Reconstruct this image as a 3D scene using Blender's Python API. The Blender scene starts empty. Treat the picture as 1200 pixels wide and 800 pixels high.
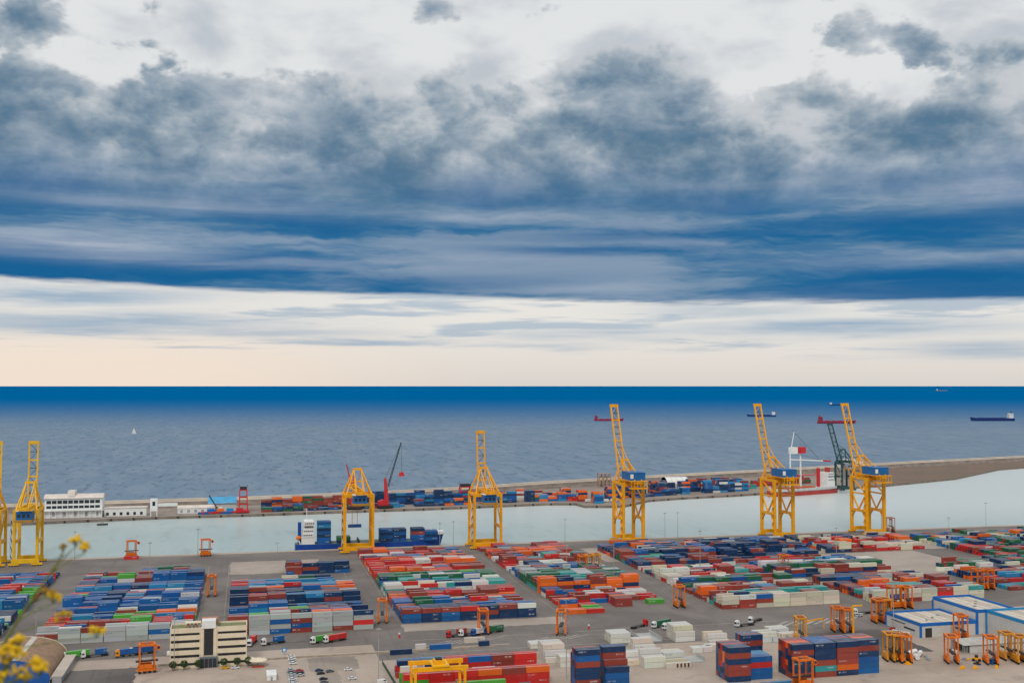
import bpy, bmesh, math, random
from mathutils import Vector, Matrix, Euler

# ------------------------------------------------------------------ camera, sky, sun, exposure
scene = bpy.context.scene
COL = scene.collection
FPX, CAM_H = 1267.0, 150.0                 # focal length in photo pixels, height of the hill-top viewpoint
PITCH = math.atan(52 / FPX)
YAW = math.radians(13.76)                  # the camera looks this far to the right of the yard's +Y axis

cd = bpy.data.cameras.new('camera')
cam = bpy.data.objects.new('camera', cd)
COL.objects.link(cam)
cam.location = (0, 0, CAM_H)
cam.rotation_euler = (math.pi / 2 + PITCH, 0, -YAW)
cd.sensor_width = 36.0
cd.lens = 36.0 * FPX / 1200.0
cd.clip_start = 0.3
cd.clip_end = 500000.0
cd.dof.use_dof = True
cd.dof.focus_distance = 800.0
cd.dof.aperture_fstop = 2.8
scene.camera = cam
scene.cycles.use_adaptive_sampling = True
scene.cycles.adaptive_threshold = 0.015
scene.cycles.adaptive_min_samples = 12
scene.cycles.use_denoising = True
scene.cycles.max_bounces = 5
scene.cycles.diffuse_bounces = 3
scene.cycles.glossy_bounces = 2
scene.cycles.transparent_max_bounces = 4

SUN_ELEV, SUN_HEAD = math.radians(48), math.radians(205)    # heading clockwise from +Y: behind the camera, to its left
sd = bpy.data.lights.new('sun', 'SUN')
sd.energy = 1.5
sd.angle = math.radians(14)
sd.color = (1.0, 0.95, 0.88)
sun = bpy.data.objects.new('sun', sd)
COL.objects.link(sun)
sdir = Vector((math.sin(SUN_HEAD) * math.cos(SUN_ELEV), math.cos(SUN_HEAD) * math.cos(SUN_ELEV), math.sin(SUN_ELEV)))
sun.rotation_euler = sdir.to_track_quat('Z', 'Y').to_euler()
sun.location = (0, -200, 600)

vs = scene.view_settings
vs.view_transform = 'Standard'
vs.look = 'None'
vs.gamma = 1.0
vs.exposure = 0.0
vs.use_curve_mapping = False


class NG:
    """Small expression builder for shader node trees."""
    def __init__(self, nt):
        self.nt = nt
        self.n = 0

    def node(self, kind, **kw):
        nd = self.nt.nodes.new(kind)
        nd.location = (self.n % 40 * 180, -(self.n // 40) * 250)
        self.n += 1
        for k, v in kw.items():
            setattr(nd, k, v)
        return nd

    def put(self, sock, v):
        if isinstance(v, bpy.types.NodeSocket):
            self.nt.links.new(v, sock)
        elif v is not None:
            if hasattr(sock.default_value, '__len__') and not hasattr(v, '__len__'):
                v = (v, v, v, 1)[:len(sock.default_value)]
            elif hasattr(v, '__len__') and len(v) == 3 and len(sock.default_value) == 4:
                v = (*v, 1)
            sock.default_value = v

    def m(self, op, a, b=None, c=None, clamp=False):
        nd = self.node('ShaderNodeMath', operation=op, use_clamp=clamp)
        for i, v in enumerate((a, b, c)):
            if v is not None:
                self.put(nd.inputs[i], v)
        return nd.outputs[0]

    def add(self, *a):
        r = a[0]
        for x in a[1:]:
            r = self.m('ADD', r, x)
        return r

    def mul(self, *a):
        r = a[0]
        for x in a[1:]:
            r = self.m('MULTIPLY', r, x)
        return r

    def sub(self, a, b):
        return self.m('SUBTRACT', a, b)

    def step(self, x, lo, hi, to0=0.0, to1=1.0):
        nd = self.node('ShaderNodeMapRange', interpolation_type='SMOOTHSTEP')
        for k, v in (('Value', x), ('From Min', lo), ('From Max', hi), ('To Min', to0), ('To Max', to1)):
            self.put(nd.inputs[k], v)
        return nd.outputs[0]

    def vec(self, x, y, z):
        nd = self.node('ShaderNodeCombineXYZ')
        for i, v in enumerate((x, y, z)):
            self.put(nd.inputs[i], v)
        return nd.outputs[0]

    def noise(self, v, scale, detail=4, rough=0.55, dist=0.0, lac=2.0, color=False):
        nd = self.node('ShaderNodeTexNoise')
        self.put(nd.inputs['Vector'], v)
        for k, x in (('Scale', scale), ('Detail', detail), ('Roughness', rough), ('Distortion', dist), ('Lacunarity', lac)):
            self.put(nd.inputs[k], x)
        return nd.outputs['Color'] if color else nd.outputs['Fac']

    def mix(self, f, a, b, blend='MIX'):
        nd = self.node('ShaderNodeMix', data_type='RGBA', blend_type=blend)
        self.put(nd.inputs[0], f)
        self.put(nd.inputs[6], a)
        self.put(nd.inputs[7], b)
        return nd.outputs[2]

    def ramp(self, f, stops):
        nd = self.node('ShaderNodeValToRGB')
        cr = nd.color_ramp
        while len(cr.elements) < len(stops):
            cr.elements.new(0.5)
        for e, (p, c) in zip(cr.elements, stops):
            e.position = p
            e.color = (*c, 1)
        self.put(nd.inputs[0], f)
        return nd.outputs[0]


def build_sky():
    w = bpy.data.worlds.new('World')
    scene.world = w
    w.use_nodes = True
    w.cycles.sampling_method = 'MANUAL'
    w.cycles.sample_map_resolution = 256
    nt = w.node_tree
    nt.nodes.clear()
    g = NG(nt)
    out = g.node('ShaderNodeOutputWorld')
    bg = g.node('ShaderNodeBackground')
    bg.inputs['Strength'].default_value = 0.1
    nt.links.new(bg.outputs[0], out.inputs[0])
    sky = g.node('ShaderNodeTexSky', sky_type='NISHITA', sun_disc=False)
    sky.sun_elevation = SUN_ELEV
    sky.sun_rotation = SUN_HEAD
    sky.altitude = 150
    sky.air_density, sky.dust_density, sky.ozone_density = 1.0, 2.0, 1.0

    tc = g.node('ShaderNodeTexCoord')
    sp = g.node('ShaderNodeSeparateXYZ')
    nt.links.new(tc.outputs['Generated'], sp.inputs[0])
    x, y, z = sp.outputs
    deg = 180 / math.pi
    az = g.mul(g.sub(g.m('ARCTAN2', x, y), YAW), deg)        # degrees clockwise from due out-to-sea
    el = g.mul(g.m('ARCSINE', z), deg)

    def P(px, py):                                            # a direction noted from the photograph, in degrees
        s = math.atan((px - 600) / FPX)
        return s * deg, math.atan((452 - py) / FPX * math.cos(s)) * deg

    # coordinates for the layers
    q = g.vec(az, el, 0)
    warp = g.noise(q, 0.11, 3, 0.55)
    warp2 = g.noise(g.vec(az, el, 7.3), 0.35, 3, 0.55)
    # cumulus noise: nearly isotropic
    cu = g.noise(g.vec(g.mul(az, 0.62), el, g.mul(warp, 1.5)), 0.26, 8, 0.56, 0.2)
    cu_fine = g.noise(g.vec(g.mul(az, 0.7), el, 3.1), 0.75, 7, 0.58, 0.25)
    vo = g.node('ShaderNodeTexVoronoi', feature='SMOOTH_F1', normalize=False)
    for k_, v_ in (('Vector', g.vec(g.add(g.mul(az, 0.72), g.mul(cu_fine, 1.1)), g.add(el, g.mul(cu, 2.0)), 0.0)), ('Scale', 0.55), ('Detail', 3.0), ('Roughness', 0.62), ('Smoothness', 0.35)):
        g.put(vo.inputs[k_], v_)
    puff = g.sub(0.62, vo.outputs['Distance'])                # rounded, cauliflower-like heads
    # stretched sheets, compressed towards the horizon
    el2 = g.m('POWER', g.m('MAXIMUM', el, 0.0), 0.75)
    st = g.noise(g.vec(g.mul(az, 0.055), g.add(g.mul(el2, 1.0), g.mul(az, 0.012), g.mul(warp2, 0.5)), 1.7), 0.8, 6, 0.58, 0.25)
    st2 = g.noise(g.vec(g.mul(az, 0.10), g.add(g.mul(el2, 2.2), g.mul(az, -0.01)), 5.2), 0.9, 6, 0.6, 0.3)
    st3 = g.noise(g.vec(g.mul(az, 0.16), g.mul(el2, 4.0), 9.7), 1.0, 5, 0.6, 0.2)

    # --- high thin overcast behind everything
    hi = g.noise(g.vec(g.mul(az, 0.5), el, 12.0), 0.3, 6, 0.5, 0.2)
    base = g.ramp(g.m('DIVIDE', el, 90.0, clamp=True), [
        (0.0, (0.70, 0.655, 0.615)), (0.012, (0.76, 0.71, 0.66)), (0.035, (0.82, 0.79, 0.74)),
        (0.12, (0.76, 0.77, 0.77)), (0.25, (0.76, 0.78, 0.79)), (1.0, (0.74, 0.77, 0.80))])
    # a warmer glow low on the landward side
    base = g.mix(g.mul(g.step(az, 2.0, -20.0), g.step(el, 4.5, 0.3), 0.75), base, (0.95, 0.78, 0.63))
    base = g.mix(g.mul(g.step(hi, 0.42, 0.66, 0.0, 0.8), g.step(el, 4.0, 9.0)), base, (0.45, 0.50, 0.56))

    # --- thin grey-blue streaks over the bright strip above the horizon
    lowband = g.mul(g.step(el, 1.0, 2.3), g.step(el, 5.5, 4.6))
    streak = g.mul(g.step(g.add(st2, g.mul(g.sub(st3, 0.5), 0.25)), 0.50, 0.66), lowband)
    wisps = None
    for px, py, sx, sy, a in ((130, 378, 10, 0.55, .75), (300, 388, 7, 0.35, .55), (430, 399, 4.5, 0.2, .7), (700, 390, 6, 0.45, .55), (860, 365, 5, 0.40, .5),
                              (980, 384, 8, 0.5, .8), (1160, 408, 4, .4, .6), (60, 345, 7, .5, .8), (620, 406, 4, .2, .5)):
        a0, e0 = P(px, py)
        dx = g.m('DIVIDE', g.sub(az, a0), sx)
        dy = g.m('DIVIDE', g.sub(g.add(el, g.mul(g.sub(st2, 0.5), 1.6)), e0), sy)
        gb = g.mul(g.m('EXPONENT', g.mul(g.add(g.mul(dx, dx), g.mul(dy, dy)), -1.0)), a)
        wisps = gb if wisps is None else g.m('MAXIMUM', wisps, gb)
    streak = g.m('MAXIMUM', g.mul(streak, 0.6), g.mul(wisps, g.step(st3, 0.25, 0.6, 0.55, 1.05)))
    col = g.mix(streak, base, (0.24, 0.38, 0.53))

    # --- cumulus mass: its lumpy top at 13 to 17 degrees, loose clumps above it
    blobs = None
    for px, py, sx, sy, a in ((20, 15, 2.6, 1.6, .55), (505, 5, 2.2, 1.0, .45), (740, 85, 3.6, 2.6, .55), (700, 110, 4.0, 2.0, .25), (1000, 15, 2.6, 1.1, .42), (1005, 55, 1.8, 1.0, .25),
                              (1150, 120, 3.0, 2.3, .35), (930, 120, 3.6, 1.8, .34), (405, 95, 3.2, 2.4, .40), (250, 100, 3.4, 1.6, .30), (60, 90, 4.2, 2.0, .22), (1075, 40, 1.6, .8, .25),
                              (560, 70, 2.2, 1.5, .22), (95, 47, 1.9, .7, .24), (180, 44, 2.0, .9, .17), (315, 76, 1.1, .6, .26), (345, 8, 2.2, .6, .34), (650, 4, 3.5, .8, .30), (1195, 55, .8, .7, .4), (205, 4, 3.0, .7, .3), (505, 95, 1.0, 1.0, .2), (100, 50, 2.2, 0.7, .18), (1200, 60, 1.4, 1.2, .15),
                              (90, 60, 4.0, 1.3, -.30), (330, 55, 5.0, 2.0, -.32), (620, 30, 4.0, 1.6, -.22), (870, 60, 2.4, 2.6, -.38), (1080, 90, 2.2, 1.4, -.25), (480, 90, 1.2, 1.2, -.15), (860, 150, 2.2, 1.0, -.08)):
        a0, e0 = P(px, py)
        dx = g.m('DIVIDE', g.sub(g.add(az, g.mul(g.sub(cu_fine, 0.5), 3.0)), a0), sx)
        dy = g.m('DIVIDE', g.sub(g.add(el, g.mul(g.sub(cu, 0.5), 3.0)), e0), sy)
        gb = g.mul(g.m('EXPONENT', g.mul(g.add(g.mul(dx, dx), g.mul(dy, dy)), -1.0)), a)
        blobs = gb if blobs is None else g.add(blobs, gb)
    rise = g.step(el, 18.5, 12.0, -0.12, 0.36)               # denser towards the base, broken overhead
    dens = g.add(cu, g.mul(g.sub(cu_fine, 0.5), 0.25), g.mul(puff, 0.17), rise, g.mul(blobs, 0.8))
    cmask = g.mul(g.step(dens, 0.50, 0.63), g.step(el, 4.5, 7.5))
    thick = g.step(g.add(g.mul(dens, 0.75), g.mul(puff, 0.10), g.mul(g.sub(cu, 0.5), 0.9), g.mul(g.sub(warp, 0.5), 0.5), g.mul(g.step(el, 15.0, 8.0), 0.20)), 0.30, 0.93)
    ccol = g.ramp(thick, [(0.0, (0.56, 0.59, 0.62)), (0.22, (0.37, 0.43, 0.485)), (0.5, (0.225, 0.305, 0.385)), (0.78, (0.135, 0.220, 0.310)), (1.0, (0.070, 0.165, 0.270))])
    glow = g.step(g.noise(g.vec(g.mul(az, 0.5), el, 21.0), 0.30, 7, 0.57, 0.4), 0.48, 0.70)
    ccol = g.mix(g.mul(glow, 0.42, g.step(el, 7.5, 13.0, 0.35, 1.0)), ccol, (0.55, 0.59, 0.64))
    col = g.mix(g.mul(cmask, 0.97), col, ccol)

    # --- dark stratus sheet under the cumulus, with a sharp lower edge near five degrees
    edge = g.add(g.mul(az, -0.022), g.mul(g.sub(st2, 0.5), 0.9), g.mul(g.sub(st3, 0.5), 0.25))
    e_low = g.sub(el, g.add(edge, 4.55))
    smask = g.mul(g.step(e_low, -0.10, 0.22), g.step(g.add(el, g.mul(g.sub(cu, 0.5), 4.0), g.mul(g.sub(warp, 0.5), 3.0)), 12.8, 7.6))
    deep = g.step(g.add(st, g.mul(g.sub(st3, 0.5), 0.18)), 0.36, 0.66)
    scol = g.ramp(deep, [(0.0, (0.0005, 0.108, 0.29)), (0.35, (0.012, 0.130, 0.305)), (0.65, (0.06, 0.180, 0.335)), (1.0, (0.22, 0.31, 0.43))])
    veils = None
    for px, py, sx, sy, a in ((90, 285, 6.5, .75, .95), (210, 235, 8, .5, .65), (150, 205, 4, .5, .5), (330, 208, 4, .4, .5), (330, 310, 8, .3, .5), (570, 300, 6, .3, .35), (690, 336, 4, .22, .55), (560, 250, 10, .4, .35),
                              (1100, 300, 10, .45, .35), (1150, 225, 5, .8, .6), (860, 215, 6, .35, .4), (960, 345, 8, .3, .4), (330, 345, 12, .2, .3)):
        a0, e0 = P(px, py)
        dx = g.m('DIVIDE', g.sub(az, a0), sx)
        dy = g.m('DIVIDE', g.sub(g.add(el, g.mul(g.sub(st2, 0.5), 1.4)), e0), sy)
        gb = g.mul(g.m('EXPONENT', g.mul(g.add(g.mul(dx, dx), g.mul(dy, dy)), -1.0)), a)
        veils = gb if veils is None else g.m('MAXIMUM', veils, gb)
    scol = g.mix(g.mul(veils, g.step(st3, 0.2, 0.62, 0.5, 1.0)), scol, (0.40, 0.46, 0.55))
    darks = None
    for px, py, sx, sy, a in ((1080, 262, 9, .45, .9), (700, 293, 7, .3, .8), (330, 195, 9, .6, .4), (60, 320, 9, .5, .6), (800, 275, 10, .35, .6), (1100, 340, 8, .45, .8), (480, 330, 9, .5, .5), (30, 178, 4, .6, .5)):
        a0, e0 = P(px, py)
        dx = g.m('DIVIDE', g.sub(az, a0), sx)
        dy = g.m('DIVIDE', g.sub(g.add(el, g.mul(g.sub(st2, 0.5), 0.9)), e0), sy)
        gb = g.mul(g.m('EXPONENT', g.mul(g.add(g.mul(dx, dx), g.mul(dy, dy)), -1.0)), a)
        darks = gb if darks is None else g.m('MAXIMUM', darks, gb)
    scol = g.mix(darks, scol, (0.0, 0.108, 0.29))
    col = g.mix(smask, col, scol)

    # below the horizon the air just goes on
    cl = g.mix(1.0, col, (10, 10, 10), 'MULTIPLY')
    fin = g.mix(0.985, sky.outputs[0], cl)
    nt.links.new(fin, bg.inputs['Color'])


build_sky()

# ------------------------------------------------------------------ helpers
R = random.Random(7)
CA, SA = math.cos(YAW), math.sin(YAW)


def gp(px, py, z=0.0):
    """Where the ray through a photo pixel meets the level z: yard coordinates (X along the quay, Y out to sea)."""
    rx, rz = (px - 600) / FPX, -(py - 400) / FPX
    y, zz = math.cos(PITCH) - math.sin(PITCH) * rz, math.sin(PITCH) + math.cos(PITCH) * rz
    t = (z - CAM_H) / zz
    x, y = rx * t, y * t
    return x * CA + y * SA, -x * SA + y * CA


def lerp_line(pts, x):
    if x <= pts[0][0]:
        a, b = pts[0], pts[1]
    elif x >= pts[-1][0]:
        a, b = pts[-2], pts[-1]
    else:
        for a, b in zip(pts, pts[1:]):
            if a[0] <= x <= b[0]:
                break
    return a[1] + (b[1] - a[1]) * (x - a[0]) / (b[0] - a[0])


class MB:
    """Collects shapes into one mesh."""
    def __init__(self):
        self.v, self.f, self.mi, self.cur = [], [], [], 0

    def faces(self, vs_, fs_):
        n = len(self.v)
        self.v += [tuple(p) for p in vs_]
        for q in fs_:
            self.f.append(tuple(i + n for i in q))
            self.mi.append(self.cur)
        return self

    def box(self, x0, x1, y0, y1, z0, z1):
        return self.faces([(x0, y0, z0), (x1, y0, z0), (x1, y1, z0), (x0, y1, z0), (x0, y0, z1), (x1, y0, z1), (x1, y1, z1), (x0, y1, z1)],
                          [(3, 2, 1, 0), (4, 5, 6, 7), (0, 1, 5, 4), (1, 2, 6, 5), (2, 3, 7, 6), (3, 0, 4, 7)])

    def beam(self, p, q, w, h=None, up=(0, 0, 1), w2=None):
        h = w if h is None else h
        k = 1.0 if w2 is None else w2 / w
        p, q = Vector(p), Vector(q)
        d = (q - p).normalized()
        up = Vector(up)
        if abs(d.dot(up)) > 0.98:
            up = Vector((0, 1, 0))
        s = d.cross(up).normalized()
        t = s.cross(d).normalized()
        vs_ = []
        for c, m_ in ((p, 1.0), (q, k)):
            for a, b in ((-1, -1), (1, -1), (1, 1), (-1, 1)):
                vs_.append(c + s * (a * w / 2 * m_) + t * (b * h / 2 * m_))
        return self.faces(vs_, [(3, 2, 1, 0), (4, 5, 6, 7), (0, 1, 5, 4), (1, 2, 6, 5), (2, 3, 7, 6), (3, 0, 4, 7)])

    def cyl(self, p, q, r, n=8, r2=None, caps=True):
        r2 = r if r2 is None else r2
        p, q = Vector(p), Vector(q)
        d = (q - p).normalized()
        up = Vector((0, 0, 1)) if abs(d.z) < 0.95 else Vector((0, 1, 0))
        s = d.cross(up).normalized()
        t = s.cross(d).normalized()
        vs_ = []
        for c, rr in ((p, r), (q, r2)):
            for i in range(n):
                a = 2 * math.pi * i / n
                vs_.append(c + s * (math.cos(a) * rr) + t * (math.sin(a) * rr))
        fs_ = [(i, (i + 1) % n, n + (i + 1) % n, n + i) for i in range(n)]
        if caps:
            fs_ += [tuple(range(n - 1, -1, -1)), tuple(range(n, 2 * n))]
        return self.faces(vs_, fs_)

    def prism(self, pts, y0, y1, axis='y'):
        """Side profile pts (a, z) extruded along an axis."""
        n = len(pts)
        if axis == 'y':
            vs_ = [(a, y0, z) for a, z in pts] + [(a, y1, z) for a, z in pts]
        elif axis == 'x':
            vs_ = [(y0, a, z) for a, z in pts] + [(y1, a, z) for a, z in pts]
        else:
            vs_ = [(a, b, y0) for a, b in pts] + [(a, b, y1) for a, b in pts]
        fs_ = [(i, (i + 1) % n, n + (i + 1) % n, n + i) for i in range(n)]
        fs_ += [tuple(range(n - 1, -1, -1)), tuple(range(n, 2 * n))]
        return self.faces(vs_, fs_)

    def ball(self, c, r, n=8, m_=5, sz=1.0):
        vs_, fs_ = [], []
        for j in range(m_ + 1):
            th = math.pi * j / m_
            for i in range(n):
                a = 2 * math.pi * i / n
                vs_.append((c[0] + r * math.sin(th) * math.cos(a), c[1] + r * math.sin(th) * math.sin(a), c[2] + r * sz * math.cos(th)))
        for j in range(m_):
            for i in range(n):
                fs_.append((j * n + i, (j + 1) * n + i, (j + 1) * n + (i + 1) % n, j * n + (i + 1) % n))
        return self.faces(vs_, fs_)

    def mesh(self, name, mats, smooth=False):
        me = bpy.data.meshes.new(name)
        me.from_pydata(self.v, [], self.f)
        for m_ in (mats if isinstance(mats, (list, tuple)) else [mats]):
            me.materials.append(m_)
        if any(self.mi):
            me.polygons.foreach_set('material_index', self.mi)
        if smooth:
            me.polygons.foreach_set('use_smooth', [True] * len(me.polygons))
        me.update()
        return me

    def build(self, name, mats, parent=None, loc=(0, 0, 0), rz=0.0, smooth=False):
        return link(name, self.mesh(name, mats, smooth), parent, loc, rz)


def link(name, me, parent=None, loc=(0, 0, 0), rz=0.0):
    o = bpy.data.objects.new(name, me)
    COL.objects.link(o)
    o.parent = parent
    o.location = loc
    o.rotation_euler = (0, 0, rz)
    return o


def tag(o, label=None, cat=None, group=None, kind=None):
    for k, v in (('label', label), ('category', cat), ('group', group), ('kind', kind)):
        if v:
            o[k] = v
    return o


def thing(name, label, cat, loc=(0, 0, 0), rz=0.0, group=None):
    return tag(link(name, None, None, loc, rz), label, cat, group)


def copy_tree(o, parent=None):
    c = o.copy()
    COL.objects.link(c)
    c.parent = parent
    for ch in o.children:
        copy_tree(ch, c)
    return c


PROTO = {}


def place(key, make, label, loc, rz=0.0, group=None):
    """First use keeps the built thing itself, later uses copy the thing with its parts."""
    if key not in PROTO:
        o = make()
        PROTO[key] = o
    else:
        o = copy_tree(PROTO[key])
    o.location = loc
    o.rotation_euler = (0, 0, rz)
    o['label'] = label
    if group:
        o['group'] = group
    elif 'group' in o:
        del o['group']
    return o


# ------------------------------------------------------------------ materials
MATS = {}


def mat(name, rgb, rough=0.6, var=0.12, scale=0.15, spec=0.35, metal=0.0, dirt=None, dirt_amt=0.0, bump=0.0, bscale=1.0):
    if name in MATS:
        return MATS[name]
    m_ = bpy.data.materials.new(name)
    m_.use_nodes = True
    nt = m_.node_tree
    g = NG(nt)
    b = nt.nodes['Principled BSDF']
    b.inputs['Roughness'].default_value = rough
    b.inputs['Specular IOR Level'].default_value = spec
    b.inputs['Metallic'].default_value = metal
    pos = g.node('ShaderNodeNewGeometry').outputs['Position']
    n = g.noise(pos, scale, 5, 0.6)
    lo = tuple(c * (1 - var) for c in rgb)
    hi = tuple(min(1, c * (1 + var)) for c in rgb)
    c = g.mix(g.step(n, 0.3, 0.7), lo, hi)
    if dirt:
        n2 = g.noise(pos, scale * 4.3, 4, 0.65)
        c = g.mix(g.step(n2, 0.55, 0.8, 0.0, dirt_amt), c, dirt)
    nt.links.new(c, b.inputs['Base Color'])
    if bump:
        bn = g.node('ShaderNodeBump')
        bn.inputs['Strength'].default_value = bump
        bn.inputs['Distance'].default_value = 0.3
        nt.links.new(g.noise(pos, bscale, 4, 0.6), bn.inputs['Height'])
        nt.links.new(bn.outputs[0], b.inputs['Normal'])
    MATS[name] = m_
    return m_


M_YEL = mat('crane_yellow', (0.86, 0.385, 0.004), 0.5, 0.10, 0.3, dirt=(0.30, 0.11, 0.01), dirt_amt=0.25)
M_YEL2 = mat('crane_yellow_pale', (0.84, 0.47, 0.012), 0.5, 0.10, 0.3, dirt=(0.30, 0.13, 0.01), dirt_amt=0.25)
M_ORA = mat('carrier_orange', (0.74, 0.165, 0.010), 0.5, 0.15, 0.8, dirt=(0.12, 0.05, 0.02), dirt_amt=0.45)
M_AMB = mat('carrier_amber', (0.66, 0.27, 0.02), 0.5, 0.15, 0.8, dirt=(0.12, 0.05, 0.02), dirt_amt=0.45)
M_DARK = mat('dark_steel', (0.035, 0.032, 0.03), 0.6)
M_TYRE = mat('tyre_rubber', (0.02, 0.02, 0.02), 0.85)
M_GREY = mat('grey_steel', (0.32, 0.33, 0.34), 0.5)
M_MAST = mat('galvanised_mast', (0.36, 0.36, 0.36), 0.5)
M_HOUSE = mat('machinery_blue', (0.012, 0.13, 0.36), 0.5)
M_GLASS = mat('dark_glass', (0.02, 0.025, 0.035), 0.12, spec=0.6)
M_WHITE = mat('white_paint', (0.76, 0.76, 0.74), 0.5, 0.06)
M_CREAM = mat('cream_render', (0.74, 0.63, 0.46), 0.8, 0.07, 0.2, dirt=(0.5, 0.42, 0.32), dirt_amt=0.3)
M_RED = mat('crane_red', (0.55, 0.025, 0.03), 0.5)
M_CABLE = mat('steel_cable', (0.08, 0.08, 0.08), 0.6)


def ground_mat():
    m_ = bpy.data.materials.new('yard_concrete')
    m_.use_nodes = True
    g = NG(m_.node_tree)
    b = m_.node_tree.nodes['Principled BSDF']
    b.inputs['Roughness'].default_value = 0.8
    b.inputs['Specular IOR Level'].default_value = 0.25
    pos = g.node('ShaderNodeNewGeometry').outputs['Position']
    big = g.noise(pos, 0.012, 5, 0.6, 0.6)
    mid = g.noise(pos, 0.05, 6, 0.65, 1.0)
    fine = g.noise(pos, 0.5, 5, 0.7)
    sx = g.node('ShaderNodeSeparateXYZ')
    m_.node_tree.links.new(pos, sx.inputs[0])
    tyre = g.noise(g.vec(g.mul(sx.outputs[0], 0.02), g.mul(sx.outputs[1], 0.35), 0), 1.0, 4, 0.6, 0.4)
    c = g.mix(g.step(big, 0.35, 0.65), (0.36, 0.285, 0.23), (0.46, 0.375, 0.31))
    c = g.mix(g.step(mid, 0.52, 0.72, 0, 0.55), c, (0.22, 0.18, 0.155))
    c = g.mix(g.step(tyre, 0.58, 0.75, 0, 0.4), c, (0.20, 0.17, 0.15))
    c = g.mix(g.step(fine, 0.5, 0.8, 0, 0.3), c, (0.20, 0.175, 0.16))
    # slab joints every eight metres
    for k in (0, 1):
        t = g.m('ABSOLUTE', g.sub(g.m('FRACT', g.mul(sx.outputs[k], 1 / 8.0)), 0.5))
        c = g.mix(g.step(t, 0.488, 0.496, 0, 0.25), c, (0.15, 0.13, 0.12))
    m_.node_tree.links.new(c, b.inputs['Base Color'])
    MATS['yard_concrete'] = m_
    return m_


def asphalt_mat(name, base, lighter, stain):
    m_ = bpy.data.materials.new(name)
    m_.use_nodes = True
    g = NG(m_.node_tree)
    b = m_.node_tree.nodes['Principled BSDF']
    b.inputs['Roughness'].default_value = 0.75
    b.inputs['Specular IOR Level'].default_value = 0.25
    pos = g.node('ShaderNodeNewGeometry').outputs['Position']
    sx = g.node('ShaderNodeSeparateXYZ')
    m_.node_tree.links.new(pos, sx.inputs[0])
    c = g.mix(g.step(g.noise(pos, 0.02, 5, 0.6, 0.8), 0.35, 0.65), base, lighter)
    c = g.mix(g.step(g.noise(pos, 0.11, 6, 0.65, 1.2), 0.55, 0.75, 0, 0.6), c, stain)
    track = g.noise(g.vec(g.mul(sx.outputs[0], 0.45), g.mul(sx.outputs[1], 0.012), 2.0), 1.0, 4, 0.6, 0.2)
    c = g.mix(g.step(track, 0.55, 0.72, 0, 0.45), c, stain)
    c = g.mix(g.step(g.noise(pos, 0.9, 4, 0.7), 0.58, 0.8, 0, 0.35), c, lighter)
    m_.node_tree.links.new(c, b.inputs['Base Color'])
    MATS[name] = m_
    return m_


M_CONC = ground_mat()
M_ASPH = asphalt_mat('yard_asphalt', (0.150, 0.130, 0.118), (0.205, 0.178, 0.160), (0.095, 0.083, 0.077))
M_DASPH = asphalt_mat('dark_asphalt', (0.10, 0.088, 0.082), (0.145, 0.128, 0.118), (0.06, 0.055, 0.052))
M_PALEC = asphalt_mat('pale_concrete', (0.34, 0.285, 0.24), (0.40, 0.34, 0.29), (0.26, 0.215, 0.185))
M_PIER = asphalt_mat('pier_concrete', (0.24, 0.195, 0.165), (0.31, 0.26, 0.22), (0.15, 0.12, 0.10))
M_WORN = asphalt_mat('worn_asphalt', (0.24, 0.20, 0.172), (0.32, 0.265, 0.22), (0.17, 0.145, 0.125))
M_MARK = mat('road_marking', (0.40, 0.37, 0.335), 0.8, 0.3, 0.12, dirt=(0.2, 0.18, 0.16), dirt_amt=0.8)
M_YMARK = mat('yellow_marking', (0.62, 0.42, 0.08), 0.8, 0.2, 0.6)
M_SEAWALL = mat('seawall_concrete', (0.50, 0.43, 0.36), 0.85, 0.12, 0.05)
M_SEAWALL_D = mat('seawall_stone', (0.21, 0.17, 0.14), 0.9, 0.25, 0.08)


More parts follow.
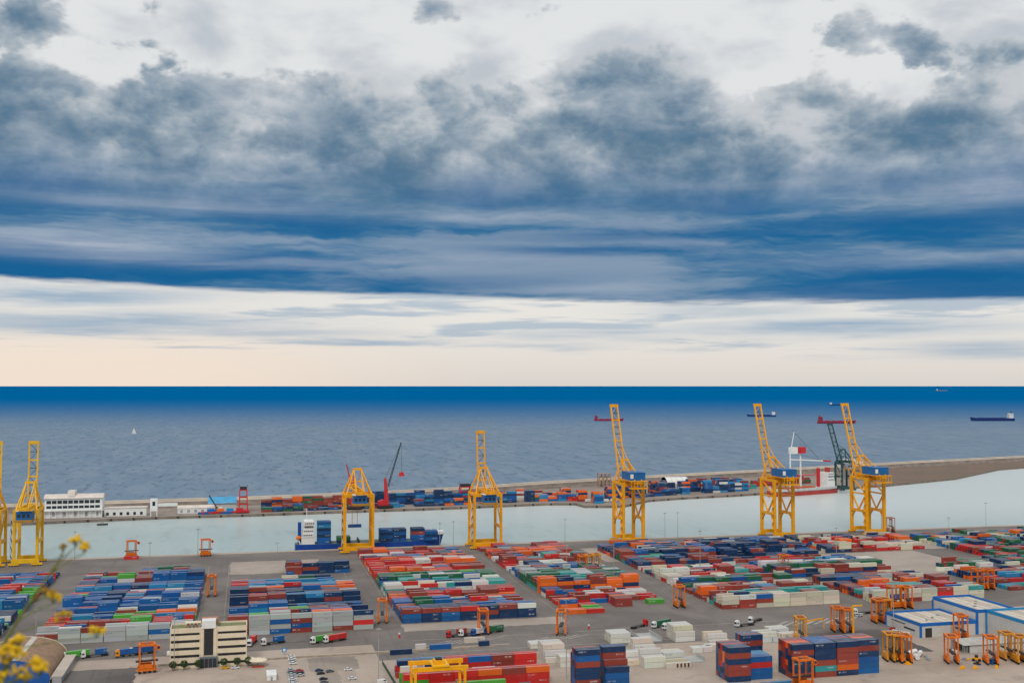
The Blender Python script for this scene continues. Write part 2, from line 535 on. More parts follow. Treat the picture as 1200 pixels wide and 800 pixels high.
def water_mat(name, near, far, far0, far1, rough, wave, bump, spec, patch=(1, 1, 1), patch_amt=0.0):
    m_ = bpy.data.materials.new(name)
    m_.use_nodes = True
    g = NG(m_.node_tree)
    b = m_.node_tree.nodes['Principled BSDF']
    b.inputs['Roughness'].default_value = rough
    b.inputs['Specular IOR Level'].default_value = spec
    b.inputs['IOR'].default_value = 1.33
    pos = g.node('ShaderNodeNewGeometry').outputs['Position']
    sx = g.node('ShaderNodeSeparateXYZ')
    m_.node_tree.links.new(pos, sx.inputs[0])
    x, y = sx.outputs[0], sx.outputs[1]
    # far tone painted in: cloud shadow on the sea, sky reflection in the harbour
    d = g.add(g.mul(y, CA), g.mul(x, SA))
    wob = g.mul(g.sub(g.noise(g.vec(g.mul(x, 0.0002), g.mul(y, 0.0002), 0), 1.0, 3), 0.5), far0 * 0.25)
    far_light = g.step(g.m('DIVIDE', 1000.0, g.m('MAXIMUM', g.add(d, wob), 10.0)), 1000.0 / far0, 1000.0 / far1)
    c = near
    if patch_amt:
        # light and dark of wind-ruffled water painted as colour, long towards the viewer
        pn = g.noise(g.vec(g.mul(x, 0.02), g.mul(y, 0.005), 3.0), 1.0, 6, 0.72, 0.3)
        c = g.mix(g.step(pn, 0.42, 0.62, 0, patch_amt), c, patch)
        pn2 = g.noise(g.vec(g.mul(x, 0.07), g.mul(y, 0.016), 13.0), 1.0, 4, 0.7, 0.3)
        c = g.mix(g.step(pn2, 0.50, 0.68, 0, patch_amt * 1.1), c, tuple(k * 0.55 for k in near))
    c = g.mix(far_light, c, far)
    m_.node_tree.links.new(c, b.inputs['Base Color'])
    w1 = g.noise(g.vec(g.mul(x, 0.55), y, 0), wave, 4, 0.6, 0.4)
    w2 = g.noise(g.vec(g.mul(x, 0.5), y, 8.0), wave * 0.22, 4, 0.6, 0.4)
    h = g.add(g.mul(w1, 0.5), g.mul(w2, 1.6))
    bn = g.node('ShaderNodeBump')
    bn.inputs['Strength'].default_value = bump
    bn.inputs['Distance'].default_value = 1.0
    m_.node_tree.links.new(h, bn.inputs['Height'])
    m_.node_tree.links.new(bn.outputs[0], b.inputs['Normal'])
    MATS[name] = m_
    return m_


M_SEA = water_mat('open_sea', (0.175, 0.245, 0.325), (0.0, 0.118, 0.31), 3600, 14000, 0.6, 0.12, 0.6, 0.0, (0.235, 0.295, 0.36), 0.6)  # blue far colour stands in for cloud shadow on the water
M_HARB = water_mat('harbour_turbid', (0.37, 0.455, 0.445), (0.58, 0.62, 0.605), 1080, 1450, 0.3, 0.4, 0.25, 0.35, (0.45, 0.525, 0.51), 0.3)  # brighter far colour is reflected sky put into the base colour

# ------------------------------------------------------------------ the setting
QUAY = 1011.0
FARQ = [(-900, 1240), (-259, 1282), (-215, 1293), (-157, 1302), (-93, 1311), (12, 1311), (112, 1319), (216, 1324), (271, 1330), (374, 1343), (411, 1335), (413, 1304), (460, 1293),
        (516, 1350), (572, 1369), (654, 1385), (812, 1433), (948, 1469), (1124, 1549), (1323, 1700), (1398, 1730), (2200, 2050)]
SEAL = [(-900, 1380), (-286, 1411), (-151, 1420), (13, 1433), (193, 1467), (306, 1503), (433, 1556), (627, 1620), (825, 1678), (1196, 1798), (1534, 1893), (2300, 2110)]


def sheet(name, x0, x1, y0, y1, z, m_, label=None, kind='structure', worn=0.0):
    if worn:                                   # ragged, patched edge
        r = random.Random(int(x0 * 7 + y0))
        pts = []
        for (ax, ay), (bx_, by) in zip(((x0, y0), (x1, y0), (x1, y1), (x0, y1)), ((x1, y0), (x1, y1), (x0, y1), (x0, y0))):
            n = max(4, int(math.hypot(bx_ - ax, by - ay) / 3))
            for k in range(n):
                pts.append((ax + (bx_ - ax) * k / n + r.uniform(-worn, worn), ay + (by - ay) * k / n + r.uniform(-worn, worn), z))
        o = MB().faces(pts, [tuple(range(len(pts)))]).build(name, m_)
    else:
        o = MB().faces([(x0, y0, z), (x1, y0, z), (x1, y1, z), (x0, y1, z)], [(0, 1, 2, 3)]).build(name, m_)
    o['kind'] = kind
    if label:
        o['label'] = label
    return o


# ground: one slab with the quay wall as its sea side
gb = MB()
gb.box(-2600, 3600, 60, QUAY, -8, 0)
tag(gb.build('ground', M_CONC), 'port ground of pale dusty concrete reaching to the quay', kind='structure')
sheet('yard_pavement', -420, 900, 653, QUAY - 6, 0.02, M_ASPH, 'grey asphalt of the container yard')
cop = MB().box(-1500, 2500, QUAY - 1.4, QUAY + 0.15, -1.0, 0.35)
tag(cop.build('quay_coping', M_SEAWALL), 'concrete coping along the quay edge', kind='structure')

# hill the viewpoint stands on
hb = MB()
NX, NY = 24, 30
for j in range(NY + 1):
    for i in range(NX + 1):
        s = -330 + 660 * i / NX
        d = -120 + 330 * (j / NY) ** 1.0 if j else -120
        zz = 148.25 - max(0, d - 3.5) * 0.80 - 0.0009 * s * s
        zz += 1.2 * math.sin(i * 1.7 + j) if d > 20 else 0.0
        hb.v.append((s * CA + d * SA, -s * SA + d * CA, max(zz, -1.0)))
for j in range(NY):
    for i in range(NX):
        a = j * (NX + 1) + i
        hb.f.append((a, a + 1, a + NX + 2, a + NX + 1))
        hb.mi.append(0)
tag(hb.build('hillside', mat('dry_hill_grass', (0.10, 0.11, 0.04), 0.95, 0.4, 0.3)), 'grassy hillside under the viewpoint', kind='structure')

# water
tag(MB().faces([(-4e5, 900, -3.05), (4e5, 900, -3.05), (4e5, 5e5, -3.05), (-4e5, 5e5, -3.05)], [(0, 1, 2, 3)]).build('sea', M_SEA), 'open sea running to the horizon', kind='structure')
xs = sorted({p[0] for p in FARQ} | {p[0] for p in SEAL} | {x for x in range(-900, 2201, 60)})
xs = [x for x in xs if -900 <= x <= 2200]
wb = MB()
for a, b in zip(xs, xs[1:]):
    wb.faces([(a, 1000, -3), (b, 1000, -3), (b, lerp_line(FARQ, b) + 20, -3), (a, lerp_line(FARQ, a) + 20, -3)], [(0, 1, 2, 3)])
tag(wb.build('harbour_water', M_HARB), 'pale green sheltered harbour water', kind='structure')

# far pier: deck with a quay wall, then the sea wall behind it
pb = MB()
for a, b in zip(xs, xs[1:]):
    na, nb_, fa, fb = lerp_line(FARQ, a), lerp_line(FARQ, b), lerp_line(SEAL, a), lerp_line(SEAL, b)
    pb.cur = 2 if a > 930 else 0
    pb.faces([(a, na, 0), (b, nb_, 0), (b, fb, 0), (a, fa, 0)], [(0, 1, 2, 3)])
    pb.cur = 1
    pb.faces([(a, na, -6), (b, nb_, -6), (b, nb_, 0), (a, na, 0)], [(0, 1, 2, 3)])
tag(pb.build('far_pier', [M_PIER, M_SEAWALL_D, asphalt_mat('pier_rubble', (0.155, 0.115, 0.085), (0.20, 0.13, 0.09), (0.11, 0.095, 0.05))]), 'long far pier with a low stone quay wall', kind='structure')
prof = [(-26, 0.0), (-24, 2.2), (-14, 2.4), (-11, 6.0), (-4, 6.3), (-3.5, 8.6), (3.5, 8.6), (5, 6), (16, -6)]
bw = MB()
for a, b in zip(xs, xs[1:]):
    fa, fb = lerp_line(SEAL, a), lerp_line(SEAL, b)
    for k in range(len(prof) - 1):
        (o0, z0), (o1, z1) = prof[k], prof[k + 1]
        bw.cur = 1 if k in (0, 1, 2, 6, 7) else 0
        bw.faces([(a, fa + o0, z0), (b, fb + o0, z0), (b, fb + o1, z1), (a, fa + o1, z1)], [(0, 1, 2, 3)])
tag(bw.build('breakwater', [M_SEAWALL, M_SEAWALL_D]), 'stepped concrete breakwater along the seaward side of the pier', kind='structure')
# fender blocks along the far quay
fz = MB().box(-0.9, 0.9, -0.7, 0.3, -2.2, -0.15).mesh('fender', M_TYRE)
pier_o = bpy.data.objects['far_pier']
for k in range(46):
    x = -220 + k * 24
    f_ = link('fender', fz, pier_o, (x, lerp_line(FARQ, x) - 0.3, 0))

# lower asphalt areas, bare concrete patches and markings
sheet('terminal_road', 72, 420, 598, 641, 0.02, M_ASPH, 'grey road in front of the container blocks')
sheet('terminal_road', -100, 72, 636, 653.5, 0.02, M_ASPH, 'grey road in front of the container blocks')
sheet('terminal_road', 72, 900, 640.5, 653.5, 0.024, M_ASPH, 'grey road in front of the container blocks')
sheet('workshop_yard', 318, 380, 545, 602, 0.03, M_DASPH, 'dark oily asphalt in front of the workshop', worn=1.0)
sheet('bare_plot', 492, 592, 768, 880, 0.04, M_PALEC, 'bare pale concrete plot between container blocks', worn=1.0)
sheet('bare_plot', 300, 640, 884, 962, 0.036, M_PALEC, 'bare pale concrete plot behind container blocks', worn=1.0)
sheet('bare_plot', -12, 62, 895, 958, 0.036, M_PALEC, 'bare pale concrete plot at the back of the blue container block', worn=1.0)
sheet('bare_plot', 95, 200, 664, 684, 0.036, M_PALEC, 'bare pale concrete strip before the orange and green block', worn=1.0)
sheet('car_park_lane', 33, 60, 584, 612, 0.03, M_WORN, 'grey asphalt lanes of the car park', worn=1.0)
sheet('car_park_lane', 41, 48, 548, 584, 0.034, M_WORN, 'grey asphalt lanes of the car park', worn=1.0)
sheet('parking_yard', -90, -55, 560, 615, 0.02, M_DASPH, 'dark patched asphalt beside the office block', worn=1.0)


def marks(name, label, quads, m_=M_MARK):
    b = MB()
    for q in quads:
        b.faces([(x, y, 0.06) for x, y in q], [(0, 1, 2, 3)])
    o = b.build(name, m_)
    o['kind'] = 'structure'
    o['label'] = label
    return o


def stripes(x0, y0, n, dx, dy, lx, ly, w=0.9):
    out = []
    for k in range(n):
        x, y = x0 + k * dx, y0 + k * dy
        out.append([(x, y), (x + w, y), (x + lx + w, y + ly), (x + lx, y + ly)])
    return out


marks('lane_marking', 'white diagonal truck bays painted on the road', stripes(100, 624, 6, 6.5, .6, 18, 11, 1.6) + stripes(160, 620, 5, 6.5, .6, 16, 10, 1.6) + stripes(318, 622, 8, 7.5, 0.4, 17, 13, 2.6))
bays = []
for k in range(9):
    bays += [[(28.5 + 0.0, 590 + k * 2.6), (33 , 590 + k * 2.6), (33, 590.3 + k * 2.6), (28.5, 590.3 + k * 2.6)], [(49, 560 + k * 2.6), (57, 560 + k * 2.6), (57, 560.3 + k * 2.6), (49, 560.3 + k * 2.6)]]
marks('lane_marking', 'faded parking bay lines in the car park', bays)
edges = []
for u in (-121, -29, -13, 77, 95, 187, 202, 297, 309, 402):
    edges.append([(u, 674), (u + 0.2, 674), (u + 0.2, 940), (u, 940)])
for v in (608, 640):
    edges.append([(96, v), (330, v - 2), (330, v - 1.5), (96, v + 0.5)])
marks('lane_marking', 'thin white lines edging the yard lanes', edges)
kb = MB().box(-60, 150, 617.6, 618.2, 0, 0.3)
tag(kb.build('kerb', M_SEAWALL), 'low concrete kerb between the terminal road and the car park', kind='structure', )
sheet('verge', -45, 140, 614, 617.5, 0.05, mat('dusty_verge', (0.26, 0.20, 0.14), 0.95, 0.3, 0.3), 'dusty verge beside the kerb')

# ------------------------------------------------------------------ containers
CL, CW, CH = 12.19, 2.44, 2.9
PAL = dict(N=(0.004, 0.034, 0.105), B=(0.004, 0.098, 0.31), L=(0.018, 0.22, 0.44), R=(0.56, 0.022, 0.018), M=(0.27, 0.045, 0.030), O=(0.78, 0.135, 0.012),
           W=(0.66, 0.64, 0.59), G=(0.43, 0.45, 0.445), E=(0.07, 0.36, 0.035), D=(0.012, 0.12, 0.055), T=(0.03, 0.31, 0.29), C=(0.62, 0.56, 0.43), P=(0.36, 0.05, 0.035))
CNAME = dict(N='navy blue', B='bright blue', L='light blue', R='bright red', M='rust brown', O='orange', W='white', G='pale grey', E='lime green', D='dark green', T='teal', C='cream', P='maroon')


def cont_mat(name, attr):
    m_ = bpy.data.materials.new(name)
    m_.use_nodes = True
    g = NG(m_.node_tree)
    b = m_.node_tree.nodes['Principled BSDF']
    b.inputs['Roughness'].default_value = 0.42
    b.inputs['Specular IOR Level'].default_value = 0.5
    if attr:
        a = g.node('ShaderNodeVertexColor', layer_name='paint')
        c = a.outputs[0]
    else:
        c = g.node('ShaderNodeObjectInfo').outputs['Color']
    geo = g.node('ShaderNodeNewGeometry')
    pos = geo.outputs['Position']
    c = g.mix(g.step(g.noise(pos, 0.35, 4, 0.6), 0.5, 0.85, 0.0, 0.16), c, (0.30, 0.28, 0.27))
    sx = g.node('ShaderNodeSeparateXYZ')
    m_.node_tree.links.new(pos, sx.inputs[0])
    streak = g.noise(g.vec(g.mul(sx.outputs[0], 2.2), g.mul(sx.outputs[1], 2.2), g.mul(sx.outputs[2], 0.35)), 1.0, 4, 0.65)
    c = g.mix(g.step(streak, 0.60, 0.82, 0.0, 0.35), c, (0.08, 0.045, 0.03))
    # dust settles on the roofs
    sn = g.node('ShaderNodeSeparateXYZ')
    m_.node_tree.links.new(geo.outputs['Normal'], sn.inputs[0])
    c = g.mix(g.mul(g.step(sn.outputs[2], 0.6, 0.9), g.step(g.noise(pos, 0.2, 4, 0.6), 0.25, 0.7, 0.10, 0.32)), c, (0.46, 0.44, 0.43))
    # faded line lettering on about half of the long sides
    if attr:
        su = g.node('ShaderNodeSeparateXYZ')
        m_.node_tree.links.new(g.node('ShaderNodeUVMap', uv_map='side').outputs[0], su.inputs[0])
        lu, lv, rnd, onside = su.outputs[0], su.outputs[1], a.outputs['Alpha'], 1.0
    else:
        so = g.node('ShaderNodeSeparateXYZ')
        m_.node_tree.links.new(g.node('ShaderNodeTexCoord').outputs['Object'], so.inputs[0])
        lu, lv, rnd = g.add(so.outputs[0], 6.1), so.outputs[2], g.node('ShaderNodeObjectInfo').outputs['Random']
        onside = g.m('GREATER_THAN', g.m('ABSOLUTE', sn.outputs[1]), 0.9)
    st_ = g.add(0.9, g.mul(g.m('LESS_THAN', rnd, 0.78), 6.2))
    rel = g.sub(lu, st_)
    lett = g.m('GREATER_THAN', g.m('SINE', g.add(g.mul(rel, 8.6), g.mul(g.m('SINE', g.mul(rel, g.add(3.0, g.mul(rnd, 9.0)))), 1.5))), -0.35)
    box_ = g.mul(g.m('GREATER_THAN', rel, 0.0), g.m('LESS_THAN', rel, g.add(2.2, g.mul(rnd, 2.2))), g.m('GREATER_THAN', lv, 1.45), g.m('LESS_THAN', lv, 2.2))
    lm = g.mul(box_, lett, onside, g.m('GREATER_THAN', rnd, 0.58), g.step(g.noise(pos, 0.9, 2, 0.5), 0.35, 0.65, 0.1, 0.6))
    bright = g.node('ShaderNodeRGBToBW')
    m_.node_tree.links.new(c, bright.inputs[0])
    c = g.mix(lm, c, g.mix(g.m('GREATER_THAN', bright.outputs[0], 0.3), (0.72, 0.72, 0.70), (0.03, 0.08, 0.20)))
    m_.node_tree.links.new(c, b.inputs['Base Color'])
    # corrugated walls
    corr = g.m('SINE', g.mul(g.add(sx.outputs[0], sx.outputs[1]), 2 * math.pi / 0.28))
    bn = g.node('ShaderNodeBump')
    bn.inputs['Strength'].default_value = 0.25
    bn.inputs['Distance'].default_value = 0.03
    m_.node_tree.links.new(corr, bn.inputs['Height'])
    m_.node_tree.links.new(bn.outputs[0], b.inputs['Normal'])
    MATS[name] = m_
    return m_


M_CONT = cont_mat('container_paint', False)
M_CONTS = cont_mat('container_paint_mass', True)


def container_mesh(L_, name):
    """Corrugated box with proud corner posts and rails, door end with locking bars; origin at the base centre."""
    b = MB()
    h, w, e = CH - 0.03, CW, 0.05
    x0, x1, y0, y1 = -L_ / 2, L_ / 2, -w / 2, w / 2
    b.box(x0 + e, x1 - e, y0 + e, y1 - e, 0.06, h - 0.05)
    for sx_ in (x0, x1 - 0.18):
        for sy in (y0, y1 - 0.18):
            b.box(sx_, sx_ + 0.18, sy, sy + 0.18, 0, h)
    for zz in ((0.01, 0.16), (h - 0.13, h - 0.01)):
        b.box(x0 + 0.18, x1 - 0.18, y0, y0 + 0.1, *zz)
        b.box(x0 + 0.18, x1 - 0.18, y1 - 0.1, y1, *zz)
        b.box(x0, x0 + 0.1, y0 + 0.18, y1 - 0.18, *zz)
        b.box(x1 - 0.1, x1, y0 + 0.18, y1 - 0.18, *zz)
    for k in (-0.75, -0.3, 0.3, 0.75):
        b.box(x0 + 0.0, x0 + e + 0.01, k - 0.03, k + 0.03, 0.2, h - 0.18)
    return b.mesh(name, M_CONT)


CM40, CM20 = container_mesh(CL, 'shipping_container'), container_mesh(6.06, 'shipping_container_short')


def jit(c, r, a=0.16):
    k = 1 + r.uniform(-a, a)
    return tuple(min(0.9, max(0.003, x * k * (1 + r.uniform(-0.06, 0.06)))) for x in c)


N_IND = 0


def container(u, v, z, ch, label, group=None, L_=CL, rz=0.0, name='shipping_container'):
    global N_IND
    N_IND += 1
    o = link(name, CM40 if L_ > 8 else CM20, None, (u, v, z), rz)
    o.color = (*jit(PAL[ch], R), 1)
    return tag(o, label, 'container', group)


MASS = []           # (u, v, z, length, colour): all containers past the largest three hundred


def mass(u, v, z, ch, L_=CL):
    MASS.append((u, v, z, L_, jit(PAL[ch], R)))


TIERW = ['bottom', 'second', 'third', 'fourth', 'fifth', 'sixth', 'seventh']
ORD = ['first', 'second', 'third', 'fourth', 'fifth', 'sixth', 'seventh', 'eighth']


def block(u0, ncol, v0, bands, place_words=None, front=None, end_words=None, far_end=False, pitch=12.55, rowp=3.9, seed=1, skip=None, short=0.07):
    """A straddle-carrier block: columns along X, rows along Y. front = colour strings per column, bottom to top, for the first row."""
    r = random.Random(seed)
    row = 0
    if front:
        seen = {}
        for c, s in enumerate(front):
            u = u0 + pitch * c + CL / 2
            for t, ch in enumerate(s):
                lb = '%s container, %s tier, %s from %s, front row of %s' % (CNAME[ch], TIERW[t], ORD[c if not far_end else ncol - 1 - c], end_words, place_words)
                container(u + r.uniform(-.08, .08), v0 + CW / 2 + r.uniform(-.1, .1), t * CH, ch, lb, 'front row of ' + place_words)
        row = 1
    last = {}
    for n, h0, h1, pal in bands:
        hb_ = [r.randint(h0, h1) for _ in range(ncol)]
        for k in range(n):
            v = v0 + row * rowp + CW / 2
            for c in range(ncol):
                if skip and skip(c, row):
                    continue
                h_ = hb_[c]
                if r.random() < 0.27:
                    h_ = max(h0 - 1, h_ - 1)
                if r.random() < 0.06:
                    h_ = max(0, h_ - 2)
                u = u0 + pitch * c + CL / 2
                for t in range(max(0, h_)):
                    key = (c, t)
                    if r.random() < 0.45 or key not in last or last[key] not in pal:
                        last[key] = r.choice(pal)
                    ch = last[key]
                    if r.random() < 0.08:
                        ch = r.choice('NMBRWGMN')
                    if r.random() < short:
                        mass(u - 3.08, v, t * CH, ch, 6.06)
                        mass(u + 3.08, v, t * CH, r.choice(pal), 6.06)
                    else:
                        mass(u + r.uniform(-.12, .12), v + r.uniform(-.12, .12), t * CH, ch)
            row += 1


# far-left block, only its right columns are in view
block(-230, 7, 700, [(6, 2, 3, 'BBLN'), (4, 1, 2, 'EBN'), (6, 2, 3, 'BBNL'), (4, 1, 1, 'ER'), (6, 2, 3, 'BBLB'), (5, 2, 3, 'REEBR'), (6, 2, 3, 'RMRER'), (5, 2, 2, 'MRB'), (6, 2, 3, 'BBLN'), (5, 1, 2, 'BLR'), (6, 1, 2, 'BBN')], seed=3)
# block between the flowering stalks and the office block
block(-118, 7, 680, [(2, 3, 3, 'GGW'), (3, 1, 1, 'MG'), (4, 2, 3, 'MMREMBE'), (2, 0, 1, 'BR'), (4, 2, 2, 'BLOERE'), (3, 1, 2, 'MWLR'), (3, 2, 3, 'BBBBL'), (2, 1, 1, 'BL'), (4, 2, 3, 'BBBBB'), (4, 1, 2, 'BBL'), (3, 2, 2, 'WENREB'),
                      (4, 1, 1, 'NBRW'), (4, 2, 2, 'BNBLO'), (4, 1, 2, 'BLNM'), (5, 2, 3, 'NBEMR'), (5, 0, 2, 'DRBM'), (4, 0, 2, 'BMED'), (4, 0, 1, 'BR')],
      'the grey block', ['GM', 'GGG', 'GGM', 'GGG', 'GGG', 'GBG', 'GGG'], 'the office', True, seed=11)
# block behind and right of the office block
block(-10, 7, 677, [(3, 3, 4, 'GLOBG'), (3, 0, 1, 'MR'), (3, 2, 3, 'NNNBEBM'), (3, 1, 1, 'NRO'), (3, 2, 3, 'NBBLNM'), (4, 1, 1, 'BRN'), (3, 3, 3, 'NNMLNNN'), (4, 1, 2, 'NBWR'), (4, 2, 3, 'NMNNNMN'), (5, 1, 2, 'BLOR'), (5, 2, 2, 'NBLR'), (8, 0, 1, 'DONC')],
      'the office block', ['MMMM', 'GGGG', 'BGBG', 'MBMG', 'GGGG', 'MGGG', 'GRGN'], 'the office', seed=5, skip=lambda c, r_: r_ > 44 and c < 3 and (c + r_) % 5)
block(32, 4, 884, [(3, 3, 3, 'NNBM'), (4, 2, 3, 'NBN'), (4, 0, 1, 'NO')], seed=6)
# orange, green and blue block
block(97, 7, 687, [(3, 3, 3, 'MNBN'), (3, 2, 2, 'BBMM'), (4, 2, 3, 'BLBMDB'), (3, 2, 2, 'OMBLC'), (5, 2, 3, 'MRMROM'), (3, 1, 2, 'MWBR'), (4, 3, 3, 'WWTTWNC'), (4, 2, 3, 'DWBDT'), (6, 3, 3, 'DDWBDE'), (4, 1, 2, 'OWBM'), (5, 2, 3, 'ORMRRO'),
                   (4, 2, 2, 'MORB'), (6, 2, 3, 'ORRMOW'), (8, 2, 3, 'RMONB'), (8, 1, 2, 'OMRBW'), (4, 1, 2, 'ORM')],
      'the orange block', ['BBM', 'NNM', 'BBM', 'NNR', 'NMN', 'NNM', 'NNW'], 'the carrier lane', seed=8)
# block with the ragged front
block(207, 6, 688, [(4, 0, 1, 'NOREOB'), (4, 0, 2, 'OREMBN'), (5, 1, 2, 'MRWNBR'), (5, 1, 2, 'MWGRBN'), (3, 3, 4, 'OMOOMNO'), (12, 3, 3, 'DDDDGTM'), (5, 2, 3, 'BDMG'), (6, 2, 3, 'BBNWN'), (5, 1, 2, 'NWMR'), (5, 2, 3, 'RMMT'), (6, 1, 2, 'BNMW'), (7, 2, 2, 'RMOM'), (8, 1, 2, 'NMBR')], seed=13)
# block with the cream front
block(312, 7, 679, [(2, 2, 3, 'CM'), (3, 3, 3, 'TNTMT'), (3, 1, 2, 'MOC'), (4, 2, 3, 'OMLCM'), (4, 1, 2, 'MOMLC'), (3, 3, 3, 'DDMDNB'), (5, 2, 2, 'WTMC'), (4, 1, 2, 'RWC'), (5, 2, 3, 'RWTMC'), (4, 1, 2, 'DWN'), (4, 0, 1, 'NW'), (5, 2, 3, 'NMN'), (5, 1, 2, 'MBT'),
                    (6, 3, 3, 'DBNMB'), (6, 2, 3, 'BNOMN'), (6, 2, 3, 'MOMBN')],
      'the cream block', ['MCC', 'PPW', 'CMB', 'CCC', 'CCC', 'CCC', 'CCC'], 'the carrier lane', seed=17)
block(422, 7, 672, [(3, 2, 3, 'CCMG'), (3, 2, 3, 'TTTMR'), (3, 1, 2, 'MRO'), (4, 2, 3, 'MOMPN'), (4, 1, 2, 'MCRN'), (5, 2, 2, 'NMMBC')],
      'the workshop block', ['MCC', 'CBC', 'MCC', 'CCC', 'RRP', 'CCC', 'CCT'], 'the cream block', seed=19)
block(404, 8, 778, [(3, 2, 3, 'NMBC'), (3, 3, 3, 'DDDB'), (3, 3, 3, 'WWWB'), (4, 2, 3, 'BBBL')], seed=23)
block(402, 7, 850, [(4, 1, 1, 'MRT'), (5, 1, 3, 'NNNBMN'), (5, 3, 4, 'NNNNM'), (5, 2, 3, 'NNBM'), (5, 3, 3, 'NNNB'), (4, 2, 2, 'NMB')], seed=29)
block(508, 8, 884, [(5, 2, 3, 'CRMPNC'), (5, 1, 3, 'CROMB'), (5, 2, 3, 'CMNCR'), (6, 1, 2, 'CMCWN')], seed=31)
block(545, 5, 690, [(4, 1, 2, 'RLTM'), (4, 2, 3, 'TLRMB'), (4, 1, 2, 'MNB'), (5, 1, 3, 'BMON'), (6, 1, 3, 'BNCW')], seed=37)
block(560, 8, 762, [(4, 2, 3, 'DDPDM'), (4, 2, 3, 'DDDBM'), (4, 0, 2, 'RDN')], seed=38)
block(612, 9, 640, [(6, 2, 3, 'MNRTB'), (5, 1, 3, 'BMTN'), (6, 2, 3, 'MRNB')], seed=41)
block(632, 12, 800, [(5, 2, 3, 'DDDRT'), (5, 2, 3, 'DMRPDN'), (5, 1, 2, 'RMLN'), (6, 2, 3, 'DDDRN'), (6, 1, 3, 'BNLC'), (6, 2, 3, 'MODNC'), (5, 2, 3, 'DDDMB')], seed=43)


# ---- tall stacks in the lower right of the yard, next to the road
def tall(u, v, rows, words, side='NMNNMB'):
    """rows: colour strings bottom to top, first row towards the hill; every container of these stacks that shows is an object."""
    for k, s in enumerate(rows):
        for t, ch in enumerate(s):
            y = v + k * 2.62 + CW / 2
            if k == 0 or t >= len(rows[k - 1]) or t == len(s) - 1:
                lb = '%s container, %s tier, %s row of %s' % (CNAME[ch], TIERW[t], ORD[k], words)
                container(u + CL / 2 + R.uniform(-.1, .1), y, t * CH, ch, lb, words)
            else:
                mass(u + CL / 2, y, t * CH, ch)


def randcol(n, pal):
    return ''.join(R.choice(pal) for _ in range(n))


tall(158.5, 514, ['BMNNMBN'[::1][:7], randcol(7, 'NMB'), randcol(7, 'NMBN'), randcol(6, 'NM')], 'the paired navy stack by the mast')
tall(173.0, 512, ['BBBN', 'BBNBM', 'NNMBBMN', randcol(7, 'NMB')], 'the stepped paired navy stack')
tall(238.5, 512, ['NMMNMN', 'NMMNMNL'[:6], randcol(6, 'NMBO'), randcol(6, 'NRMB'), randcol(6, 'NMB'), randcol(6, 'MNB')], 'the rust and navy stack')
tall(251.5, 514, ['BBRB', 'BBRB', 'BLBL', 'BLBL', 'BBBL'], 'the low bright blue stack')
tall(257, 533, ['MM', 'NNNNMN', randcol(6, 'NMB'), randcol(6, 'NMBM')], 'the stack behind a rust step')
tall(273.0, 510, ['MNNNMN', 'MNNNMM', randcol(6, 'NMO'), randcol(6, 'NMR'), randcol(6, 'NMM'), randcol(6, 'NMO')], 'the rust footed tall stack')
tall(285.7, 510, ['MTMNNN', 'MNMNNB', randcol(6, 'NMB'), randcol(5, 'NMB') + 'B', randcol(5, 'NMB') + 'B', randcol(6, 'NB')], 'the stack with a teal tier')
tall(298.4, 510, ['NOPMMN', 'NMMMMN', randcol(6, 'NMB'), randcol(5, 'NMB') + 'M', randcol(5, 'NMB') + 'B', randcol(6, 'NM')], 'the stack with an orange second tier')
tall(311.1, 511, ['BBBNMN', 'BBBNMN', randcol(5, 'NMB') + 'O', randcol(5, 'NMB') + 'M', randcol(5, 'NMB') + 'M', randcol(6, 'NM')], 'the stack beside the dark yard')
for (px, py, ch, w) in ((899, 806, 'B', 'left'), (918, 804, 'L', 'right')):
    u, v = gp(px, py)
    container(u, v, 0, ch, '%s container lying alone before the four tall stacks' % CNAME[ch], L_=CL if w == 'right' else 6.06)

# ---- red block under the yellow gantry
RB = [('NNR', 'EEW'), ]
rb_rows = [
    (524, ['MM', 'MM', 'EE', 'EE', 'B']),
    (533, ['RER', 'RRR', 'RRR', 'MRO', 'RRM', 'RRO', 'RRB'][:6]),
    (536, ['RRR', 'RRM', 'RRR', 'OMR', 'RRR', 'ROR']),
    (548, ['EEW', 'NB', 'LN', 'NW', 'B', '']),
    (560, ['RRN', 'RNN', 'RMR', 'RRB', 'RMM', 'NRR']),
    (563, ['NRB', 'RRL', 'RRR', 'MRR', 'RRM', 'RNR']),
    (572, ['N', 'NB', '', 'BR', 'RN', 'RB'])]
for k, (v, cols) in enumerate(rb_rows):
    for c, s in enumerate(cols):
        for t, ch in enumerate(s):
            if t == len(s) - 1 or k in (0, 1, 4) and t >= 1 and (t == 2 or k != 0):
                container(76 + 12.35 * c + CL / 2 + (v - 524) * 0.02, v + CW / 2, t * CH, ch,
                          '%s container, %s tier, %s from the fence, %s row of the red block' % (CNAME[ch], TIERW[t], ORD[c], ORD[k]), 'red block under the yellow gantry')
            else:
                mass(76 + 12.35 * c + CL / 2, v + CW / 2, t * CH, ch)
for px, py, ch, L_, w in ((470, 766, 'N', CL, 'standing apart at the end of the red block'), (493, 760, 'W', 6.06, 'alone between two blue ones by the kerb'), (516, 760, 'B', CL, 'alone by the kerb behind the red block'),
                          (567, 756, 'N', 6.06, 'alone behind the red block near a straddle carrier'), (556, 752, 'C', CL, 'on the kerb line behind the red block'), (615, 806, 'N', 6.06, 'at the near right corner of the red block')):
    u, v = gp(px, py)
    container(u, v, 0, ch, '%s container %s' % (CNAME[ch], w), L_=L_)

# ---- white refrigerated boxes and flat frames on the pale concrete
M_FRAME = mat('reefer_frame', (0.55, 0.50, 0.42), 0.6)


